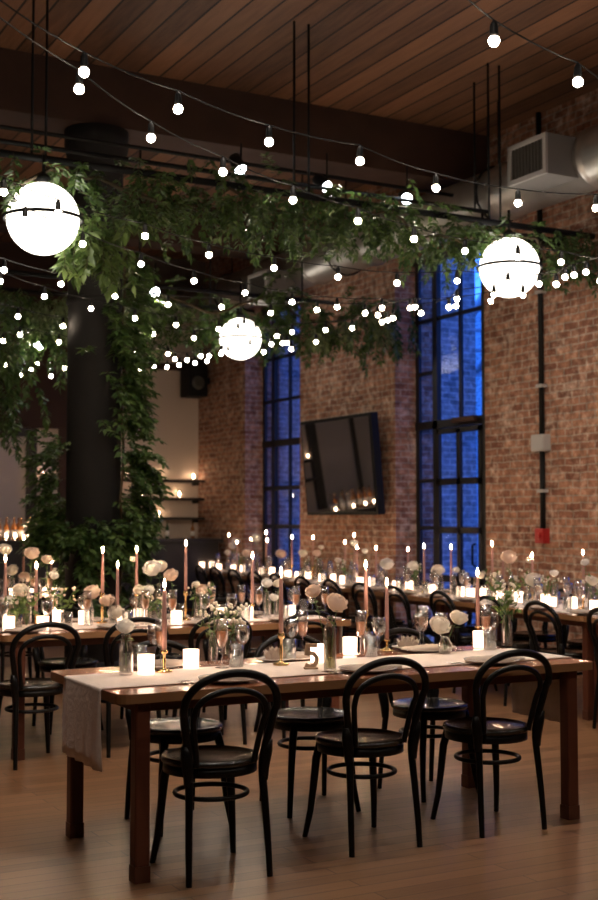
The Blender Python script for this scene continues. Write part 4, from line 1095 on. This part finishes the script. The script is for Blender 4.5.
flower((x, y, TZ + 0.02), at_b(440, 625, y), 0.050, 'petal_cream', 'left cream rose in the small round vase', None, 1)
flower((x, y, TZ + 0.02), at_b(459, 617, y + .02), 0.043, 'petal_cream', 'right cream rose in the small round vase', None, 1)
x, y = nt(507, 646); teal((x, y, TZ), 'wide clear vase of greenery at the right of the near table', 'vase', VASE, scale=0.95)
sprig((x, y, TZ + 0.02), 0.36, 0.09, 'leaf_bright', 'petal_cream', 'airy green sprig with pale buds in the vase at right of the near table', None, 9, 0.055)
x, y = nt(213, 664); teal((x, y, TZ), 'small clear vase holding wildflowers at left centre of the near table', 'vase', VASE, scale=0.8)
sprig((x, y, TZ + 0.02), 0.27, 0.10, 'leaf_pale', 'petal_cream', 'pale wildflower sprig in the small vase on the near table', None, 9, 0.035)
x, y = nt(227, 660); teal((x, y, TZ), 'second small vase close behind the wildflowers', 'vase', VASE, scale=0.75)
sprig((x, y, TZ + 0.02), 0.24, 0.07, 'leaf_pale', 'petal_cream', 'rounded cluster of pale blossoms on the near table', None, 10, 0.03)
# table number 5, a free-standing wooden numeral
x, y = nt(311, 669)
nm = empty('table_number', (x, y, TZ), -math.radians(20)); tag(nm, 'free-standing wooden numeral 5 on the near table', 'table number')
cv = MB()
pts = [(0.028, 0.108), (-0.018, 0.108), (-0.022, 0.066), (-0.008, 0.073), (0.012, 0.070), (0.027, 0.052), (0.027, 0.034), (0.014, 0.016), (-0.006, 0.012), (-0.026, 0.020)]
P3d = []
for i in range(len(pts) - 1):
    x0, z0 = pts[i]; x1, z1 = pts[i + 1]
    P3d += [(x0, z0), ((x0 + x1) / 2, (z0 + z1) / 2)]
P3d.append(pts[-1])
hw = 0.0088; vs = []; 
for i, (px_, pz) in enumerate(P3d):
    a = P3d[max(0, i - 1)]; b = P3d[min(len(P3d) - 1, i + 1)]
    dx, dz = b[0] - a[0], b[1] - a[1]; L = math.hypot(dx, dz) or 1; nx_, nz_ = -dz / L * hw, dx / L * hw
    vs += [(px_ + nx_, -0.008, pz + nz_), (px_ - nx_, -0.008, pz - nz_), (px_ - nx_, 0.008, pz - nz_), (px_ + nx_, 0.008, pz + nz_)]
fs = []
for i in range(len(P3d) - 1):
    a = i * 4
    for k in range(4): fs.append((a + k, a + (k + 1) % 4, a + 4 + (k + 1) % 4, a + 4 + k))
fs += [(3, 2, 1, 0), tuple(len(vs) - 4 + k for k in range(4))]
cv.add(vs, fs, False); obj('numeral', cv, 'wood_number', nm)
obj('base', bx(-0.032, 0.032, -0.018, 0.018, 0, 0.009), 'wood_number', nm, 0.002)
# glasses
def glassware(kind, pat, cat, grp, pts):
    for (px, py) in pts:
        x, y = nt(px, py); y = min(y, 5.57); x = min(x, 4.14); teal((x, y, TZ), pat, cat, kind, grp)
glassware(FLUTE, 'champagne glass with amber drink ' + NT + ', {}', 'champagne glass', 'champagne glasses on the near table', ((300, 655), (361, 655), (421, 648), (161, 668), (222, 668), (486, 648)))
glassware(WINE, 'stemmed wine glass ' + NT + ', {}', 'wine glass', 'wine glasses on the near table', ((242, 664), (379, 654), (404, 646), (414, 643), (286, 655), (497, 647), (150, 663)))
glassware(TUMB, 'clear water glass ' + NT + ', {}', 'water glass', 'water glasses on the near table', ((236, 667), (289, 661), (371, 657), (139, 668), (490, 650), (345, 648)))
# place settings
for k, (x, y, rz) in enumerate(((2.30, 4.86, 0), (3.00, 4.87, 0), (3.70, 4.87, 0), (2.22, 5.47, PI), (2.92, 5.46, PI), (3.72, 5.46, PI))):
    side = 'camera side' if k < 3 else 'far side'
    teal((x, y, TW + 0.002), 'white dinner plate on the %s of the near table, {}' % side, 'plate', PLATE, 'plates on the near table, ' + side)
    teal((x + 0.02, y, TW + 0.011), 'folded pale napkin, %s of the near table, {}' % side, 'napkin', NAP, 'napkins on the near table, ' + side, rz=random.uniform(-.25, .25), scale=1.15)
    s = 1 if k < 3 else -1
    for dx, Kd, nm_ in ((-0.165, FORK, 'silver fork'), (-0.195, FORK, 'silver fork'), (0.165, KNIFE, 'silver knife')):
        teal((x + dx * s, y - 0.02 * s, TW + 0.001), nm_ + ' laid on the %s of the near table, {}' % side, nm_.split()[1], Kd, nm_.split()[1] + 's on the near table, ' + side, rz=rz + random.uniform(-.12, .12))
for (px, py) in ((408, 649), (276, 661)):
    x, y = nt(px, py); 
    teal((x, y, TZ), 'small white plate under a crown-folded napkin, {}', 'plate', SMALL, 'side plates with crown napkins')
    teal((x, y, TZ + 0.007), 'pale napkin folded into a crown on the near table, {}', 'napkin', CROWN, 'crown napkins on the near table', scale=0.95)

# ---------------------------------------------------------------- second row laid
W2 = 'on the second table'
def on_line(px, b): return at_b(px, 520, b)[0]
for (px, b, hh, L) in ((37, 7.8, 0.10, 0.28), (103, 7.95, 0.20, 0.28), (118, 7.75, 0.10, 0.28), (137, 8.05, 0.20, 0.28), (186, 7.9, 0.20, 0.32), (252.5, 7.85, 0.10, 0.32), (6, 7.9, 0.15, 0.28)):
    candle_set(on_line(px, b), b, hh, L, W2)
ROSES2 = [(92, 592, 7.85, .05, 'petal_peach'), (107, 600, 7.8, .045, 'petal_peach'), (116, 612, 7.7, .05, 'petal_cream'), (152, 568, 8.0, .060, 'petal_white'), (160, 566, 8.05, .045, 'petal_cream'), (171, 575, 7.95, .045, 'petal_peach'), (133, 559, 8.1, .022, 'petal_cream'),
          (267, 583, 7.9, .036, 'petal_white'), (278, 583, 7.9, .034, 'petal_cream'), (274, 597, 7.85, .03, 'petal_white'), (202, 590, 7.9, .04, 'petal_peach'), (196, 584, 7.9, .025, 'petal_cream'), (32, 553, 8.1, .045, 'petal_peach'), (47, 559, 8.0, .035, 'petal_peach'),
          (5, 549, 8.1, .04, 'petal_cream'), (21, 590, 7.8, .045, 'petal_cream'), (9, 600, 7.75, .035, 'petal_white'), (148, 590, 7.8, .04, 'petal_white'), (139, 590, 7.8, .035, 'petal_cream'), (54, 575, 7.9, .03, 'petal_white')]
for k, (px, py, b, r, mt) in enumerate(ROSES2):
    h = Vector(at_b(px, py, b)); bx_ = h.x + random.uniform(-.03, .03)
    v = VASE if h.z - TZ < 0.25 else TALLV
    if k % 2 == 0 or k in (3, 7): teal((bx_, b, TZ), 'clear vase with blooms %s, {}' % W2, 'vase', v, 'flower vases on the second table')
    col_n = {'petal_peach': 'peach', 'petal_cream': 'cream', 'petal_white': 'white'}[mt]
    flower((bx_ if k % 2 == 0 else bx_ , b, TZ + 0.02), h, r, mt, col_n + ' rose standing in a vase %s, {}' % W2, 'roses on the second table', 2)
for (px, b) in ((205, 7.85), (28, 7.75), (160, 7.7), (62, 7.9), (16, 7.7)):
    sprig((on_line(px, b), b, TZ + 0.02), 0.22, 0.10, 'leaf_bright', 'petal_peach', 'leafy filler sprig %s, {}' % W2, 'filler sprigs on the second table', 7, 0.05)
for (px, b) in ((44, 7.62), (123, 7.72), (177, 7.65), (248, 7.75), (59, 8.1), (140, 7.95), (220, 7.75), (290, 7.75), (10, 7.7), (85, 7.95)):
    teal((on_line(px, b), b, TZ), 'glowing frosted votive cup %s, {}' % W2, 'votive candle', VOT, 'votive cups on the second table')
rnd = random.Random(3)
def scatter_glass(pxs, bs, where, grp):
    for i, px in enumerate(pxs):
        b = bs[i % len(bs)] + rnd.uniform(-.03, .03); kd, nm_, ct = ((WINE, 'stemmed wine glass', 'wine glass'), (FLUTE, 'champagne glass', 'champagne glass'), (TUMB, 'clear water glass', 'water glass'))[i % 3]
        teal((on_line(px, b), b, TZ if abs(b - 7.84) < .24 else TW), nm_ + ' ' + where + ', {}', ct, kd, grp)
scatter_glass((4, 12, 18, 48, 55, 68, 84, 88, 128, 135, 146, 155, 166, 173, 181, 205, 212, 222, 232, 242, 246, 253, 259, 284, 292, 296, 304, 312, 325), (7.68, 8.02, 7.8, 7.62, 8.1), W2, 'glasses on the second table')
for k, x in enumerate((2.2, 2.8, 3.39, 4.02, 2.2, 2.8, 3.39, 4.02, 1.6, 1.6)):
    far_ = 4 <= k < 8 or k == 9
    b = 8.13 if far_ else 7.57; side = 'far side' if far_ else 'camera side'
    teal((x, b, TW + 0.002), 'white dinner plate on the %s of the second table, {}' % side, 'plate', PLATE, 'plates on the second table, ' + side)
    teal((x, b, TW + 0.011), 'folded pale napkin on a plate, %s of the second table, {}' % side, 'napkin', NAP, 'napkins on the second table, ' + side, rz=rnd.uniform(-.2, .2))

# table left of the column
W3 = 'on the table left of the column'
for (px, b, hh, L) in ((24, 10.85, 0.20, 0.32), (36, 10.95, 0.20, 0.32), (52, 10.8, 0.06, 0.24)):
    candle_set(on_line(px, b), b, hh, L, W3, True)
for (px, b) in ((14, 10.8), (30, 10.7), (45, 10.9), (57, 10.75)):
    teal((on_line(px, b), b, TZ), 'glowing frosted votive cup %s, {}' % W3, 'votive candle', VOT, 'votive cups on the column table')
for (px, py, b, r, mt) in ((12, 570, 10.85, .05, 'petal_cream'), (56, 573, 10.9, .045, 'petal_white'), (25, 577, 10.8, .05, 'petal_peach')):
    h = Vector(at_b(px, py, b)); teal((h.x, b, TZ), 'clear vase %s, {}' % W3, 'vase', VASE, 'vases on the column table')
    flower((h.x, b, TZ + .02), h, r, mt, {'petal_peach': 'peach', 'petal_cream': 'cream', 'petal_white': 'white'}[mt] + ' rose ' + W3, None, 3)
scatter_glass((3, 8, 19, 23, 33, 39, 43, 49, 60), (10.7, 10.95, 10.8), W3, 'glasses on the column table')

# ---------------------------------------------------------------- window-side row laid
WW = 'on the window-side row'
def rowpt(px, off, py=560):
    # where the line parallel to the row at this offset crosses the view through pixel column px
    a, b, w = ray(px, py)
    # x = 6.02 + ROWA*(yy-6.5)+off ; point = t*(a,b)
    t = (6.02 - ROWA * 6.5 + off) / (a - ROWA * b)
    return a * t, b * t, t, w
def row_h(px, py, off):
    x, y, t, w = rowpt(px, off, py); return Vector((x, y, H + w * t))
for (px, py, off) in ((229, 533, .40), (251, 538, .35), (266, 529, .45), (267, 538, .30), (292, 535, .40), (313, 537, .42), (354, 533, .40), (357, 544, .30), (376, 545, .38), (424, 543, .35), (451, 544, .45), (492, 540, .42), (503, 551, .36), (532, 552, .40), (583, 549, .42), (345, 541, .5), (408, 548, .4), (237, 541, .3)):
    h = row_h(px, py + 2, off); ht = h.z - TZ - 0.01
    L = 0.32 if ht > 0.42 else (0.28 if ht > 0.33 else 0.24); candle_set(h.x, h.y, max(0.06, ht - L), L, WW, True)
for (px, py, off, r, mt) in ((222, 545, .42, .05, 'petal_cream'), (236, 541, .4, .05, 'petal_white'), (224, 552, .35, .04, 'petal_cream'), (256, 538, .38, .055, 'petal_white'), (247, 553, .4, .06, 'petal_peach'), (281, 554, .35, .06, 'petal_peach'), (303, 553, .4, .05, 'petal_cream'), (317, 553, .35, .045, 'petal_peach'),
                             (321, 547, .4, .03, 'petal_cream'), (338, 560, .4, .035, 'petal_cream'), (354, 543, .35, .04, 'petal_white'), (365, 551, .42, .03, 'petal_white'), (387, 564, .30, .062, 'petal_white'), (413, 566, .42, .05, 'petal_white'), (438, 570, .30, .058, 'petal_cream'),
                             (509, 557, .35, .060, 'petal_peach'), (530, 560, .40, .03, 'petal_cream'), (534, 580, .28, .060, 'petal_cream'), (554, 573, .36, .032, 'petal_white'), (585, 562, .36, .03, 'petal_white'), (592, 580, .36, .045, 'petal_cream'), (498, 584, .3, .03, 'petal_cream'), (480, 575, .4, .035, 'petal_cream'), (456, 570, .45, .03, 'petal_white')):
    h = row_h(px, py, off)
    if h.y > 15.4: h.x -= (h.y - 15.4) * 0.1; h.y = 15.4
    if h.z < TZ + 0.10: h.z = TZ + 0.12
    v = TALLV if h.z - TZ > 0.3 else VASE
    x, y = h.x + rnd.uniform(-.03, .03), h.y + rnd.uniform(-.03, .03)
    teal((x, y, TZ), 'clear bud vase with a bloom %s, {}' % WW, 'vase', v if h.z - TZ > 0.2 else LOWV, 'vases on the window-side row')
    flower((x, y, TZ + .02), h, r, mt, {'petal_peach': 'peach', 'petal_cream': 'cream', 'petal_white': 'white'}[mt] + ' rose ' + WW + ', {}', 'roses on the window-side row', 2)
for (px, off) in ((413, .4), (515, .4), (548, .38), (590, .38), (310, .4), (240, .4), (495, .42), (346, .4)):
    x, y, _, _ = rowpt(px, off); sprig((x, y, TZ + .02), 0.24, 0.09, 'leaf_bright', 'petal_cream', 'leafy filler sprig %s, {}' % WW, 'filler sprigs on the window-side row', 7, 0.05)
for (px, off) in ((202, .3), (212, .45), (219, .25), (233, .32), (243, .4), (262, .3), (272, .45), (288, .32), (298, .25), (308, .45), (322, .3), (333, .4), (343, .3), (360, .3), (372, .4), (396, .3), (409, .42), (432, .28), (460, .33), (484, .4), (470, .28), (500, .3), (519, .4), (551, .22), (545, .42), (572, .4), (594, .3)):
    x, y, _, _ = rowpt(px, off); teal((x, y, TZ), 'glowing frosted votive cup %s, {}' % WW, 'votive candle', VOT, 'votive cups on the window-side row')
b = 5.4; i = 0
while b < 15.4:
    for off in (0.12, 0.60):
        x, y = row(b, off)
        if -10 < proj((x, y, TZ))[0] < 610 and not (off > .5 and b > 12):
            teal((x, y, TZ), 'white dinner plate %s of the window-side row, {}' % ('on the room side' if off < .3 else 'on the wall side'), 'plate', PLATE, 'plates on the window-side row')
            teal((x, y, TZ + .009), 'folded napkin on a plate %s of the window-side row, {}' % ('on the room side' if off < .3 else 'on the wall side'), 'napkin', NAP, 'napkins on the window-side row', rz=PI / 2 + rnd.uniform(-.2, .2))
        for k in range(3):
            x, y = row(b + 0.19 + 0.085 * k, off + (0.1 if off < .3 else -.1) + (0.04 if k == 1 else 0))
            if not (-10 < proj((x, y, TZ))[0] < 610): continue
            kd, nm_, ct = ((WINE, 'stemmed wine glass', 'wine glass'), (FLUTE, 'champagne glass', 'champagne glass'), (TUMB, 'clear water glass', 'water glass'))[k]
            teal((x, y, TZ), nm_ + ', %s of the window-side row, {}' % ('room side' if off < .3 else 'wall side'), ct, kd, 'glasses on the window-side row')
    b += 0.55 if b < 10 else 0.62

# ---------------------------------------------------------------- every repeat gets the words that single it out
bpy.context.view_layer.update()
ORD = ['first', 'second', 'third', 'fourth', 'fifth', 'sixth', 'seventh', 'eighth', 'ninth', 'tenth', 'eleventh', 'twelfth', 'thirteenth', 'fourteenth', 'fifteenth', 'sixteenth', 'seventeenth', 'eighteenth', 'nineteenth', 'twentieth']
def ordinal(i):
    if i < 20: return ORD[i]
    return ['twenty', 'thirty', 'forty', 'fifty'][(i + 1) // 10 - 2] + ('-' + ORD[(i + 1) % 10 - 1] if (i + 1) % 10 else 'th')
byp = {}
for o, pat in PENDING: byp.setdefault(pat, []).append(o)
for pat, lst in byp.items():
    if '{}' not in pat:
        for o in lst: o['label'] = pat
        continue
    if len(lst) == 1: lst[0]['label'] = pat.replace(', {}', ''); continue
    lst.sort(key=lambda o: proj(o.matrix_world.translation)[0])
    for i, o in enumerate(lst):
        w = 'leftmost' if i == 0 else ('rightmost' if i == len(lst) - 1 else ordinal(i) + ' from left')
        o['label'] = pat.replace('{}', w)
